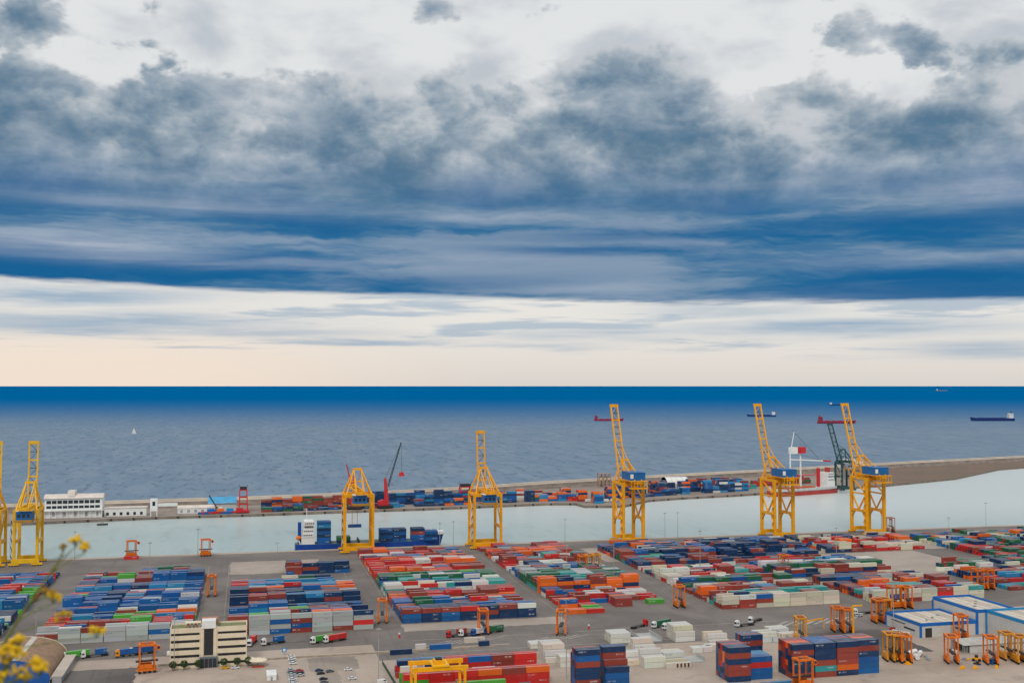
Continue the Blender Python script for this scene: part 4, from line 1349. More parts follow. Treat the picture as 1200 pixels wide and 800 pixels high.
CC = dict(white=(0.75, 0.75, 0.75), silver=(0.45, 0.46, 0.47), black=(0.02, 0.02, 0.025), navy=(0.02, 0.05, 0.14), grey=(0.12, 0.13, 0.14), yellow=(0.8, 0.42, 0.01), red=(0.5, 0.02, 0.02))
CARS = []
for k, c in enumerate(('white', 'white', 'silver', 'white')):
    CARS.append((341.5 + k * 0.7, 770 + k * 2.6, 8, c, '%s car, %s from the road in the file nearest the road sign' % (c, ORD[k])))
for k, c in enumerate(('silver', 'grey', 'silver', 'silver', 'white', 'silver', 'white')):
    CARS.append((341 + k * 0.5, 785.5 + k * 2.7, 8, c, '%s car, %s from the road in the long silver file' % (c, ORD[k])))
for k, c in enumerate(('red', 'black', 'silver')):
    CARS.append((351 + k * 0.8, 786.5 + k * 2.6, 8, c, '%s car in the short file beside the silver cars' % c))
CARS += [(374, 786, 12, 'navy', 'navy blue car, upper of a pair in the open car park'), (376, 789.5, 12, 'black', 'black car under the navy one in the open car park'),
         (386.5, 787, 12, 'grey', 'dark grey car facing the navy and black pair'), (379, 796, 10, 'black', 'black car below the pair in the open car park'), (380, 800, 10, 'grey', 'dark grey car below the single black one'),
         (408, 785, 5, 'white', 'white car, upper of two in the empty car park lanes'), (413, 795.5, 8, 'white', 'white car, lower of two in the empty car park lanes'),
         (264, 783, 8, 'yellow', 'yellow car in front of the office building'), (276, 783, 4, 'white', 'white car behind the yellow one at the office'),
         (1046, 737, 150, 'red', 'dark red car parked at the low workshop wall'), (1050, 739, 150, 'white', 'white car at the low workshop wall, next to the red one'), (1056, 742, 150, 'white', 'white car at the low workshop wall, second from the red one')]
for px, py, deg, c, lb in CARS:
    u, v = gp(px, py)
    place('car_' + c, car(CC[c], c), lb, (u, v, 0), math.radians(deg), 'cars parked around the terminal')
for px, py, deg, c, lb in ((1061, 744, 150, 'white', 'white van parked at the low workshop corner'), (448, 800, 5, 'white', 'white van beside the green fence'), (1118, 765, 100, 'white', 'white van behind the bright orange carrier'),
                           (1007, 722, 190, 'silver', 'silver pick-up van past the yellow height gauge'), (198, 767, 90, 'white', 'white van beside the left office wall')):
    u, v = gp(px, py)
    place('van_' + c, car(CC[c], c, True), lb, (u, v, 0), math.radians(deg), 'vans parked around the terminal')

# ------------------------------------------------------------------ buildings
def office():
    u0, u1, v0, v1, Hh = -38.5, 1.3, 607.0, 620.5, 20.0
    t = thing('office_building', 'five storey cream office block with dark ribbon windows and a glazed stair tower', 'building', ((u0 + u1) / 2, v0, 0))
    w = (u1 - u0) / 2
    D = v1 - v0
    # floor bands with recessed ribbons between them
    zs = [(0.0, 1.2), (2.6, 5.4), (6.9, 9.3), (10.8, 13.2), (14.7, 17.1), (18.4, 20.0)]
    for a, b in ((-w, -4.2), (4.2, w)):
        for z0, z1 in zs:
            MB().box(a, b, 0.0, D, z0, z1).build('wall', M_CREAM, t)
        for (z0, z1), (z2, _) in zip(zs, zs[1:]):
            MB().box(a + 0.03, b - 0.03, 0.5, D - 0.5, z1 + .002, z2 - .002).build('window_strip', M_GLASS, t)
            n = 7
            for k in range(n + 1):
                x = a + 0.3 + (b - a - 0.6) * k / n
                MB().box(x - 0.22, x + 0.22, 0.1, 0.55, z1, z2).build('mullion', M_CREAM if k in (0, n) else M_DARK, t)
    for x0, x1 in ((-4.2, -2.6), (2.6, 4.2)):
        MB().box(x0, x1, -0.35, D - 0.2, 0.0, 20.4).build('wall', M_CREAM, t)
    MB().box(-2.6, 2.6, 0.35, D - 0.3, 0.0, 20.3).build('wall', M_CREAM, t)
    gl = MB().box(-2.3, 2.3, 0.15, 0.348, 6.2, 20.0).build('stair_window', M_GLASS, t)
    for k in range(6):
        MB().box(-2.3, 2.3, 0.08, 0.149, 7.2 + k * 2.2, 7.4 + k * 2.2).build('transom', M_DARK, gl)
    MB().box(-3.6, 3.6, -0.6, 6.5, 20.42, 24.4).build('stair_head', M_WHITE, t)
    MB().box(-4.0, 4.5, 6.6, 12.5, 20.42, 24.0).build('lift_house', mat('brick_orange', (0.45, 0.20, 0.12), 0.8), t)
    en = MB().box(-4.6, 4.6, -2.2, -0.36, 0.0, 5.6).build('entrance', mat('entrance_grey', (0.13, 0.16, 0.18), 0.3), t)
    for k in range(4):
        MB().box(-4.0 + k * 2.1, -2.2 + k * 2.1, -2.28, -2.19, 0.2, 4.8).build('pane', M_GLASS, en)
    for a, b in ((-w, -4.2), (4.2, w)):
        MB().box(a + 0.5, b - 0.5, 0.6, D - 0.6, 20.0, 20.12).build('roof_deck', mat('roof_moss', (0.19, 0.20, 0.10), 0.9, 0.3, 0.5), t)
        for (y0, y1) in ((0.0, 0.45), (D - 0.45, D)):
            MB().box(a, b, y0, y1, 20.003, 21.0).build('parapet', M_CREAM, t)
    MB().box(-w, -w + 0.45, 0.45, D - 0.45, 20.003, 21.0).build('parapet', M_CREAM, t)
    MB().box(w - 0.45, w, 0.45, D - 0.45, 20.003, 21.0).build('parapet', M_CREAM, t)
    # roof plant left of the stair head
    for k in range(4):
        MB().box(-11.5 + k * 1.9, -10.2 + k * 1.9, 4.5, 7.0, 20.13, 22.6).build('roof_plant', M_GREY if k % 2 else mat('brick_orange', (0.45, 0.2, 0.12)), t)
    MB().box(-12.5, -4.3, 3.8, 8.2, 22.61, 23.0).build('roof_canopy', M_CREAM, t)


office()

# round clipped trees by the office
leafm = mat('clipped_leaf', (0.035, 0.075, 0.018), 0.7, 0.4, 1.5)
barkm = mat('bark', (0.12, 0.08, 0.05), 0.9)


def round_tree():
    t = thing('clipped_tree', '', 'tree')
    MB().cyl((0, 0, 0), (0, 0, 1.9), 0.16, 7, 0.1).build('trunk', barkm, t)
    rr = random.Random(4)
    b = MB()
    for k in range(420):
        z = rr.uniform(-1, 1)
        a = rr.uniform(0, 2 * math.pi)
        q = math.sqrt(1 - z * z)
        rad = 2.0 * rr.uniform(0.62, 1.06)
        c = Vector((q * math.cos(a) * rad, q * math.sin(a) * rad, 3.3 + z * rad * 0.95))
        s = rr.uniform(0.22, 0.42)
        e = Euler((rr.uniform(0, 6), rr.uniform(0, 6), rr.uniform(0, 6))).to_matrix()
        b.faces([c + e @ Vector(p) for p in ((-s, 0, 0), (0, -s * .6, 0), (s, 0, 0), (0, s * .6, 0))], [(0, 1, 2, 3)])
    tag(b.build('crown', leafm, t), kind='stuff')
    return t


for k, x in enumerate((-35.6, -30.0, -22.8, -9.6, -2.8, 3.0)):
    place('round_tree', round_tree, 'dark green ball shaped tree, %s' % ('tree nearest the mast before the office', 'second tree from the mast before the office', 'tree left of the office entrance', 'tree right of the office entrance', 'tree beside the yellow car', 'tree nearest the canopy shelter')[k], (x - 0.9, 602.5 + (k % 2) * 0.4, 0), k * 1.1, 'clipped trees before the office')

# cream parasol shelter
u, v = gp(302, 780)
sh = thing('canopy_shelter', 'cream canopy shelter on thin posts right of the office', 'shelter', (u, v, 0))
for k, (x, y, r_) in enumerate(((0, 0, 5.2), (-3.6, 2.5, 3.6))):
    MB().cyl((x, y, 3.4), (x, y, 4.6), r_, 8, 0.3).build('canopy', M_CREAM, sh)
    MB().cyl((x, y, 0), (x, y, 3.4), 0.12, 6).build('post', M_DARK, sh)
MB().box(-3, 3.4, -3.2, -2.6, 0, 1.0).build('counter', mat('counter_red', (0.4, 0.06, 0.03), 0.6), sh)
u, v = gp(318, 794)
cb = thing('cargo_box', 'white flat topped cabin standing beside the canopy shelter', 'cabin', (u, v, 0))
MB().box(-2.4, 2.4, -5.5, 5.5, 0.15, 2.7).build('body', M_WHITE, cb)
MB().box(-2.5, 2.5, -5.6, 5.6, 2.7, 2.85).build('roof', M_WHITE, cb)
MB().box(-0.5, 0.5, -5.56, -5.49, 0.2, 2.2).build('door', M_GREY, cb)


# arched shed with brown barrel roof
def arched_shed():
    u0, u1, v0, v1, spring, rise = -137.0, -95.5, 592.0, 646.0, 2.2, 10.2
    t = thing('arched_shed', 'barrel roofed brown shed with a pale roof strip and blue gable', 'shed', ((u0 + u1) / 2, v0, 0))
    w, D = (u1 - u0) / 2, v1 - v0
    rm = mat('brown_roof', (0.30, 0.19, 0.12), 0.85, 0.2, 0.3, dirt=(0.2, 0.13, 0.09), dirt_amt=0.5)
    n = 22
    arc = [(-w * math.cos(math.pi * k / n), spring + rise * math.sin(math.pi * k / n)) for k in range(n + 1)]
    # roof sheets, each a bay of its own
    bays = 11
    for k in range(bays):
        y0, y1 = D * k / bays, D * (k + 1) / bays - 0.12
        b = MB()
        for (x0, z0), (x1, z1) in zip(arc, arc[1:]):
            b.faces([(x0, y0, z0), (x1, y0, z1), (x1, y1, z1), (x0, y1, z0), (x0, y0, z0 - .25), (x1, y0, z1 - .25), (x1, y1, z1 - .25), (x0, y1, z0 - .25)], [(0, 1, 2, 3), (7, 6, 5, 4), (0, 4, 5, 1), (3, 2, 6, 7)])
        b.build('roof_sheet', rm, t)
    x0, z0 = arc[n // 2 + 1]
    x1, z1 = arc[n // 2 + 2]
    MB().faces([(x0, 0.5, z0 + .12), (x1, 0.5, z1 + .12), (x1, D - .5, z1 + .12), (x0, D - .5, z0 + .12)], [(0, 1, 2, 3)]).build('skylight', mat('skylight_pale', (0.55, 0.5, 0.42), 0.5), t)
    for y, m_, nm in ((-0.3, mat('gable_blue', (0.01, 0.09, 0.33), 0.6), 'gable'), (D, M_CREAM, 'gable')):
        MB().prism([(x * 1.012, z + 0.28) for x, z in arc] + [(w, 0), (-w, 0)], y, y + 0.3).build(nm, m_, t)
    for s in (-1, 1):
        MB().box(s * w - 0.2, s * w + 0.2, 0, D, 0, spring).build('wall', M_CREAM, t)
        MB().box(s * (w + 0.6) - 0.4, s * (w + 0.6) + 0.4, 0, D, spring - 0.1, spring + 0.5).build('gutter', M_SEAWALL, t)


arched_shed()
u, v = gp(78, 792)
ln = thing('lean_to', 'low pale flat roofed annex along the arched shed', 'shed', (-92.0, 592, 0))
MB().box(-2.2, 2.2, 0, 46, 0, 3.2).build('wall', M_GREY, ln)
for k in range(9):
    MB().box(-2.8, 2.8, k * 5.1, k * 5.1 + 4.9, 3.2, 3.5).build('roof_panel', M_SEAWALL, ln)

# blue trimmed workshops
M_CLAD = mat('pale_cladding', (0.56, 0.55, 0.52), 0.6, 0.06, 0.3)
M_TRIM = mat('blue_trim', (0.010, 0.14, 0.46), 0.5, 0.08)
M_TRIM2 = mat('light_blue_trim', (0.015, 0.24, 0.52), 0.5, 0.08)
M_ROOF = mat('workshop_roof', (0.60, 0.53, 0.44), 0.8, 0.1, 0.2, dirt=(0.42, 0.36, 0.3), dirt_amt=0.5)
M_ROOF2 = mat('workshop_roof_dusty', (0.50, 0.43, 0.35), 0.8, 0.1, 0.2, dirt=(0.36, 0.3, 0.25), dirt_amt=0.5)
M_RIB = mat('workshop_rib', (0.20, 0.17, 0.14), 0.8)


def workshop(label, u0, u1, v0, v1, Hh, trim, ribs, door=None, win=False, slots=()):
    t = thing('workshop', label, 'building', (u0, v0, 0))
    W_, D = u1 - u0, v1 - v0
    MB().box(0, W_, 0, 0.3, 0, Hh).build('wall', M_CLAD, t)
    MB().box(0, W_, D - .3, D, 0, Hh).build('wall', M_CLAD, t)
    MB().box(0, 0.3, .3, D - .3, 0, Hh).build('wall', M_CLAD, t)
    MB().box(W_ - .3, W_, .3, D - .3, 0, Hh).build('wall', M_CLAD, t)
    n = max(3, int(W_ / 4.6))
    for k in range(n):
        MB().box(.3 + (W_ - .6) * k / n + .25, .3 + (W_ - .6) * (k + 1) / n - .25, .3, D - .3, Hh - 1.3, Hh - .9).build('roof_panel', M_ROOF if k % 3 else M_ROOF2, t)
    MB().box(.3, W_ - .3, .3, D - .3, Hh - 1.5, Hh - 1.31).build('roof_deck', M_RIB, t)
    e = 0.12
    for (x0, x1, y0, y1) in ((-e, W_ + e, -e, .42), (-e, W_ + e, D - .42, D + e), (-e, .42, .42, D - .42), (W_ - .42, W_ + e, .42, D - .42)):
        MB().box(x0, x1, y0, y1, Hh - 1.6, Hh + .35).build('fascia', trim, t)
    for x, y in ((0, 0), (0, D), (W_, 0), (W_, D)):
        MB().box(x - .55, x + .55, y - .55, y + .55, 0, Hh - 1.6).build('corner_trim', trim, t)
    if door:
        MB().box(door[0], door[1], -.08, -.005, 0, door[2]).build('door', M_DARK, t)
    for (y0, y1, z0, z1) in slots:
        MB().box(-.08, -.005, y0, y1, z0, z1).build('window', M_DARK, t)
    if win:
        for k in range(12):
            MB().box(3 + k * 2.2, 4.6 + k * 2.2, -.08, -.005, Hh - 5, Hh - 3.6).build('window', M_GLASS, t)
    for k in range(3):
        x, y = W_ * (0.3 + 0.2 * k), D * (0.3 + 0.15 * k)
        MB().box(x, x + 1.2, y, y + 1.2, Hh - .89, Hh - .1).build('roof_vent', M_GREY, t)
    return t


workshop('low pale workshop with dark blue trim and slotted side windows', 392, 430, 575, 611, 8.2, M_TRIM, True, (3, 7.5, 5.5), slots=((6, 17, 2.4, 3.4), (16, 30, 4.6, 5.2)))
workshop('tall pale workshop with dark blue trim behind the low one', 431.2, 458, 575.6, 619, 14.2, M_TRIM, True)
workshop('tall pale workshop with lighter blue trim and a high window row', 437.2, 500, 531, 574.6, 14.4, M_TRIM2, True, win=True)
lt = thing('grey_lean_to', 'low grey lean-to with open bays before the tall workshops', 'shed', (392, 536, 0))
MB().box(0, 44.5, 9.5, 10, 0, 5.4).build('wall', M_GREY, lt)
MB().box(4, 44.5, 0, .3, 0, 4.4).build('wall', M_CLAD, lt)
MB().box(43.9, 44.5, .3, 9.5, 0, 5).build('wall', M_GREY, lt)
for k in range(7):
    b = MB()
    b.faces([(k * 6.4, -.8, 4.6), (k * 6.4 + 6.2, -.8, 4.6), (k * 6.4 + 6.2, 10.2, 6.0), (k * 6.4, 10.2, 6.0), (k * 6.4, -.8, 4.4), (k * 6.4 + 6.2, -.8, 4.4), (k * 6.4 + 6.2, 10.2, 5.8), (k * 6.4, 10.2, 5.8)],
            [(0, 1, 2, 3), (7, 6, 5, 4), (0, 4, 5, 1), (1, 5, 6, 2), (2, 6, 7, 3), (3, 7, 4, 0)])
    b.build('roof_panel', mat('lean_roof', (0.42, 0.40, 0.36), 0.8), lt)
for k in range(5):
    MB().box(k * 1.0, k * 1.0 + .3, 0, .3, 0, 4.4).build('post', M_GREY, lt)

# yellow height gauge and the yellow bars beside it
u, v = gp(1000, 748)
hg = thing('height_gauge', 'tall yellow post with a short arm at the edge of the dark yard', 'gauge', (u, v, 0))
MB().box(-.4, .4, -.4, .4, 0, 19).build('post', M_YEL, hg)
MB().box(-.4, 6, -.4, .4, 19.002, 19.8).build('arm', M_YEL, hg)
u, v = gp(942, 741)
yb = thing('yellow_barrier', 'long low yellow gantry beam on legs beside the orange carriers', 'barrier', (u, v, 0))
MB().beam((0, 0, 6.6), (17, 6, 6.6), .7, .8).build('beam', M_YEL, yb)
for p in ((0, 0), (17, 6)):
    MB().cyl((p[0], p[1], 0), (p[0], p[1], 6.2), .3, 6).build('post', M_YEL, yb)
# white tanks and pallets in the small compound
for k, (px, py) in enumerate(((1064, 768), (1070, 766), (1078, 768), (1074, 772))):
    u, v = gp(px, py)
    tk = thing('white_tank', 'white cylindrical tank, %s in the compound beside the carrier cluster' % ('nearest the carriers', 'second from the carriers', 'third from the carriers', 'hindmost by the machine parts')[k], 'tank', (u, v, 0), 0.4 * k, 'white tanks in the compound')
    MB().cyl((-2.6, 0, 1.5), (2.6, 0, 1.5), 1.25, 12).build('shell', M_WHITE, tk, smooth=False)
    for x in (-1.6, 1.6):
        MB().box(x - .2, x + .2, -.9, .9, 0, .6).build('cradle', M_DARK, tk)
for k, (px, py, c) in enumerate(((1064, 778, 'yellow'), (1128, 783, 'yellow'), (1143, 783, 'yellow'), (1168, 782, 'yellow'), (1085, 770, 'grey'), (1088, 773, 'grey'), (1130, 773, 'grey'), (1145, 778, 'dark'))):
    u, v = gp(px, py)
    cr = thing('machine_crate', {'yellow': 'yellow machine part lying %s' % ('before the carrier cluster', 'right of the lone carrier', 'under the yellow loader', 'right of the blue box', '', '', '', '')[k], 'grey': 'grey machine part %s' % ('', '', '', '', 'behind the white tanks', 'beside the white tanks', 'beside the lone bright carrier', '')[k], 'dark': 'dark machine part beside the yellow loader'}[c], 'crate', (u, v, 0), .3 * k, {'yellow': 'yellow machine parts', 'grey': 'grey machine parts', 'dark': None}[c])
    mm = {'yellow': M_YEL, 'grey': M_GREY, 'dark': M_DARK}[c]
    MB().box(-1.8, 1.8, -.8, .8, 0, .7).build('base', mm, cr)
    MB().box(-1.0, .6, -.6, .6, .7, 1.5).build('block', M_DARK if c == 'dark' else mm, cr)
u, v = gp(1143, 774)
fl = thing('wheel_loader', 'small yellow loader between the two bright orange carriers', 'loader', (u, v, 0), 2.6)
MB().prism([(-3, .9), (1, .9), (1.3, 1.6), (.4, 2.0), (-2.8, 2.0)], -1, 1).build('body', M_YEL, fl)
MB().box(-1.4, .3, -.8, .8, 2.0, 3.4).build('cab', M_DARK, fl)
MB().beam((.8, 0, 1.6), (3.6, 0, .7), .4).build('arm', M_YEL, fl)
MB().box(3.4, 4.3, -1.2, 1.2, .2, 1.1).build('bucket', M_YEL, fl)
for x in (-2, 1):
    for s in (-1, 1):
        MB().cyl((x, s * .7, .8), (x, s * 1.25, .8), .8, 10).build('wheel', M_TYRE, fl)
u, v = gp(1164, 777)
container(u, v, 0, 'B', 'short blue box under the bright orange carrier', None, 6.06, 0.4)

# yellow rubber-tyred gantry over the red block
def yard_gantry():
    Wg, Dg, Hg = 23.5, 13, 17
    gx, gy = gp(482, 779, Hg)
    t = thing('yard_gantry', 'bright yellow rail gantry straddling the red container block', 'gantry crane', (gx, gy - Dg, 0))
    for x in (0, Wg):
        for y in (0, Dg):
            MB().beam((x, y, 1.5), (x, y, Hg), 1.1, 1.3).build('leg', M_YEL, t)
        MB().box(x - .7, x + .7, -2, Dg + 2, .9, 2.2).build('sill_beam', M_YEL, t)
        for y in (-1, 3, Dg - 3, Dg + 1):
            MB().cyl((x - .4, y, .65), (x + .4, y, .65), .65, 10).build('wheel', M_TYRE, t)
        MB().box(x - .6, x + .6, .7, Dg - .7, Hg - 3, Hg - 1.6).build('side_beam', M_YEL, t)
    for y in (0, Dg):
        MB().box(-1.5, Wg + 1.5, y - .7, y + .7, Hg, Hg + 1.9).build('main_beam', M_YEL, t)
    tr = MB().box(8, 16, -1.2, Dg - 3, Hg + 1.95, Hg + 2.6).build('trolley', M_YEL2, t)
    MB().box(9, 14, 1, 6, Hg + 2.61, Hg + 4.4).build('hoist', M_YEL, tr)
    MB().box(10, 13, 2, 5, Hg + 4.41, Hg + 5.2).build('drum', M_DARK, tr)
    MB().box(3, 6, Dg + .8, Dg + 3.4, Hg - 3, Hg).build('operator_cab', M_WHITE, t)
    MB().beam((0, -1, Hg + 2.5), (0, Dg + 1, Hg + 2.5), .2).build('handrail', M_YEL, t)


yard_gantry()

# green mesh fence by the car park
fe = thing('mesh_fence', 'dark green fence panels along the side of the car park', 'fence', (*gp(448, 778), 0), 0)
fu, fv = gp(448, 778)
gu, gv = gp(466, 808)
for k in range(9):
    x, y = (gu - fu) * k / 8, (gv - fv) * k / 8
    MB().cyl((x, y, 0), (x, y, 2.4), .09, 6).build('post', M_DARK, fe)
    if k < 8:
        x2, y2 = (gu - fu) * (k + 1) / 8, (gv - fv) * (k + 1) / 8
        MB().beam((x, y, 1.25), (x2, y2, 1.25), .08, 2.0).build('panel', mat('fence_green', (0.03, 0.08, 0.05), 0.7), fe)

# ------------------------------------------------------------------ light masts
def mast(h):
    def make():
        t = thing('light_mast', '', 'light mast')
        MB().cyl((0, 0, 0), (0, 0, h), .27, 7, .15).build('pole', M_MAST, t)
        MB().cyl((0, 0, h), (0, 0, h + .35), .8, 8).build('lamp_ring', M_MAST, t)
        for k in range(4):
            a = k * math.pi / 2 + .4
            MB().box(math.cos(a) * 1.3 - .3, math.cos(a) * 1.3 + .3, math.sin(a) * 1.3 - .3, math.sin(a) * 1.3 + .3, h - .3, h + .1).build('floodlight', M_GREY, t)
        return t
    return make


MASTS = [(-141, 988, 26, 'beside the pale yellow cranes'), (-41, 1004, 23, 'by the empty lane carrier'), (27, 965, 14, 'short one behind the office block'), (176, 1002, 22, 'at the ship bow'), (189, 1003, 23, 'just past the ship bow'),
         (298, 1003, 22, 'midway between the third and fourth big cranes'), (394, 987, 27, 'right of the first golden crane'), (408, 989, 27, 'second right of the first golden crane'), (635, 996, 24, 'behind the last golden crane'), (762, 1000, 26, 'far past the last golden crane')]
for u, v, h, w_ in MASTS:
    place('mast%d' % h, mast(h), 'slim grey quay light mast %s' % w_, (u, v, 0), u * .1, 'light masts along the quay')
for u, v, h, lb in ((-71, 876, 30, 'tall light mast amid the blue rows of the grey block'), (344, 789, 37, 'very tall light mast amid the cream block'), (486, 830, 30, 'tall light mast by the white and green rows'), (623, 869, 30, 'tall light mast on the bare pale plot edge'),
                    (231, 773, 32, 'tall light mast amid the dark green rows'), (265, 765, 38, 'very tall light mast before the orange row of the ragged block'),
                    (-117, 678, 21, 'grey light mast at the front corner of the grey fronted block'), (66, 553, 27, 'grey light mast beside the green fence of the car park'),
                    (161, 540, 40, 'very tall light mast between the red block and the paired navy stacks'), (-36, 604, 27, 'thin light mast standing before the left office windows'), (390, 600, 26, 'light mast at the corner of the low workshop')):
    place('mast%d' % h, mast(h), lb, (u, v, 0), u * .1, 'light masts among the blocks')
u, v = gp(333, 767)
sg = thing('road_sign', 'small blue square road sign beside the terminal road', 'sign', (u, v, 0))
MB().cyl((0, 0, 0), (0, 0, 2.2), .08, 6).build('post', M_GREY, sg)
MB().box(-1.3, 1.3, -.1, -.02, 1.6, 4.0).build('plate', M_TRIM2, sg)
MB().box(-.7, .7, -.13, -.105, 2.1, 3.5).build('symbol', M_WHITE, sg)
for px, py, w_ in ((468, 747, 'before the orange block'), (690, 737, 'near the white boxes')):
    u, v = gp(px, py)
    bl = thing('red_bollard', 'red and white guard post alone on the road %s' % w_, 'bollard', (u, v, 0), 0, 'red guard posts on the road')
    MB().cyl((0, 0, 0), (0, 0, 2.2), .55, 8).build('post', M_RED, bl)
    MB().cyl((0, 0, 2.2), (0, 0, 3.0), .57, 8).build('cap', M_WHITE, bl)

# ------------------------------------------------------------------ ships
def hull_mesh(L, B, z0, zd, bow_rise=3.0, m_=None, stern_full=0.75, band=None):
    """Lofted hull, bow towards +X, origin amidships at the waterline level z=0; z0 below it."""
    b = MB()
    secs = []
    n = 16
    for i in range(n + 1):
        s = i / n
        x = -L / 2 + L * s
        if s < 0.12:
            wf = stern_full + (1 - stern_full) * s / 0.12
        elif s > 0.78:
            wf = max(0.02, 1 - ((s - 0.78) / 0.22) ** 1.8)
        else:
            wf = 1.0
        rise = bow_rise * max(0, (s - 0.84) / 0.16) ** 1.0 if s > 0.84 else 0
        low = 0.86 if 0.1 < s < 0.8 else 0.62
        xr = x + (L * 0.03 * (s > 0.9) * (s - 0.9) / 0.1)
        secs.append([(x, -B / 2 * wf * low, z0), (x, -B / 2 * wf, z0 + (zd - z0) * .35), (xr, -B / 2 * wf, zd + rise), (xr, B / 2 * wf, zd + rise), (x, B / 2 * wf, z0 + (zd - z0) * .35), (x, B / 2 * wf * low, z0)])
    for a, c in zip(secs, secs[1:]):
        for k in range(5):
            b.cur = 1 if (band and k in (0, 4)) else (2 if k == 2 and band else 0)
            b.faces([a[k], a[k + 1], c[k + 1], c[k]], [(0, 3, 2, 1)])
    b.cur = 0
    b.faces(secs[0], [(5, 4, 3, 2, 1, 0)])
    b.faces(secs[-1], [(0, 1, 2, 3, 4, 5)])
    return b


def feeder():
    L, B = 135, 20
    t = thing('container_ship', 'blue hulled container ship with white bridge moored at the near quay', 'ship', (112, 1025, -3))
    hm = mat('ship_blue', (0.008, 0.06, 0.30), 0.4)
    deck = mat('deck_green_grey', (0.12, 0.16, 0.16), 0.8)
    hull_mesh(L, B, -2, 7.5, 4.5, band=True).build('hull', [hm, mat('ship_antifoul', (0.25, 0.03, 0.03), 0.6), deck], t)
    sup = MB().box(-62, -50, -8, 8, 7.5, 14).build('superstructure', M_WHITE, t)
    for k, (x0, x1, w) in enumerate(((-61, -51, 8.5), (-60.5, -51.2, 8), (-60, -51.4, 7.5), (-59.6, -51, 9.8))):
        z = 14 + k * 3.6
        MB().box(x0, x1, -w, w, z + .01, z + 3.6).build('bridge_deck', M_WHITE, sup)
        for j in range(5):
            MB().box(x0 + .8 + j * 1.7, x0 + 1.9 + j * 1.7, -w - .08, -w - .005, z + 1.3, z + 2.4).build('window', M_GLASS, sup)
    MB().beam((-57, 0, 28.4), (-57, 0, 39), .5).build('radar_mast', M_WHITE, sup)
    MB().box(-65, -62.05, -2.5, 2.5, 7.5, 27).build('funnel', hm, sup)
    MB().ball((-64.5, -6, 13.5), 2.6, 10, 6, .75).build('lifeboat', M_ORA, t)
    MB().beam((-63, -6, 7.5), (-65, -6, 12.5), 1.2).build('davit', M_WHITE, t)
    MB().prism([(56, 9.5), (62, 11.2), (70, 13.0), (71.5, 15.4), (66, 15), (57, 13.4)], -4.5, 4.5).build('forecastle', M_WHITE, t)
    MB().beam((60, 0, 11), (60, 0, 21), .4).build('fore_mast', M_WHITE, t)
    for x in (-36, 28, -10):
        MB().box(x, x + 1, -9, 9, 7.5, 10.5).build('hatch_coaming', M_DARK, t)
    return t


feeder()
def freighter():
    a = math.atan2(49, 158)
    t = thing('red_freighter', 'red and pale grey freighter with white deck cranes at the far pier', 'ship', (762, 1392, -3), a + math.pi)
    hm = mat('freighter_red', (0.42, 0.05, 0.04), 0.5)
    gm = mat('freighter_grey', (0.55, 0.55, 0.54), 0.5)
    b = hull_mesh(128, 19, -2, 5.0, 4.0)
    b.build('hull', [hm, hm, hm], t)
    hull_mesh(126, 18.6, 4.9, 9.5, 5.0).build('upper_hull', [gm, gm, gm], t)
    sup = MB().box(-58, -42, -8, 8, 9.5, 17).build('superstructure', M_WHITE, t)
    for k, w in enumerate((8, 7.5, 9)):
        MB().box(-57 + k * .6, -43 - k * .6, -w, w, 17 + k * 4.2 + .01, 21.2 + k * 4.2).build('bridge_deck', M_WHITE, sup)
        for j in range(5):
            MB().box(-55 + j * 2.2, -53.6 + j * 2.2, w + .005, w + .08, 18.4 + k * 4.2, 19.8 + k * 4.2).build('window', M_GLASS, sup)
    MB().box(-54, -49, -3, 3, 29.7, 36).build('funnel', hm, sup)
    rm_ = M_RED
    MB().beam((-33, 0, 9.5), (-33, 0, 36), 3.6).build('crane_post', rm_, t)
    MB().beam((-33, 0, 27), (10, 0, 27), 1.2).build('crane_jib', rm_, t)
    for x in (2, 22):
        MB().beam((x, 0, 9.5), (x, 0, 56), 2.0, w2=1.2).build('derrick_post', M_WHITE, t)
    jib = MB().beam((22, 0, 50), (-42, 0, 46), 1.6).build('derrick_jib', M_WHITE, t)
    MB().beam((-42, 0, 46), (-58, 0, 44.8), 2.0).build('jib_tip', M_RED, jib)
    MB().beam((2, 0, 56), (-40, 0, 47), .35).build('stay', M_CABLE, t)
    MB().beam((14, 0, 88), (-36, 0, 48), .35).build('stay', M_CABLE, t)
    MB().beam((22, 0, 56), (14, 0, 88), .8).build('derrick_post', M_WHITE, t)
    for s in (-1, 1):
        MB().box(8 + s * 8 - 5, 8 + s * 8 + 5, -4, 4, 58, 67).build('crane_housing', M_RED if s < 0 else M_WHITE, t)
    for k in range(7):
        MB().box(-20 + k * 10, -14 + k * 10, -7, 7, 9.5, 11.5).build('hatch', mat('hatch_orange', (0.5, 0.12, 0.05), .6), t)
    MB().box(52, 56, -3, 3, 10, 15).build('bow_house', M_RED, t)


freighter()

# dark green cranes on the far pier behind it
sts_crane('dark green quay crane with raised lattice boom at the far pier', 838, 1416, W=18, G=18, zp=40, apex=58, boom_len=58, boom_deg=64, m_=mat('crane_green', (0.02, 0.07, 0.075), 0.6), modern=False, house_col=M_GREY)
u, v = gp(994, 562)
ty = thing('white_bucket_crane', 'white hopper crane body between the freighter and the last golden crane', 'crane', (u, v, 0))
MB().prism([(-14, 26), (-4, 34), (10, 33), (14, 26), (6, 18), (-6, 18)], -5, 5).build('body', M_WHITE, ty)
MB().box(8, 26, -2, 2, 26, 29).build('arm', M_WHITE, ty)
for x in (-5, 5):
    MB().beam((x, 0, 0), (x, 0, 18), 2).build('leg', M_GREY, ty)


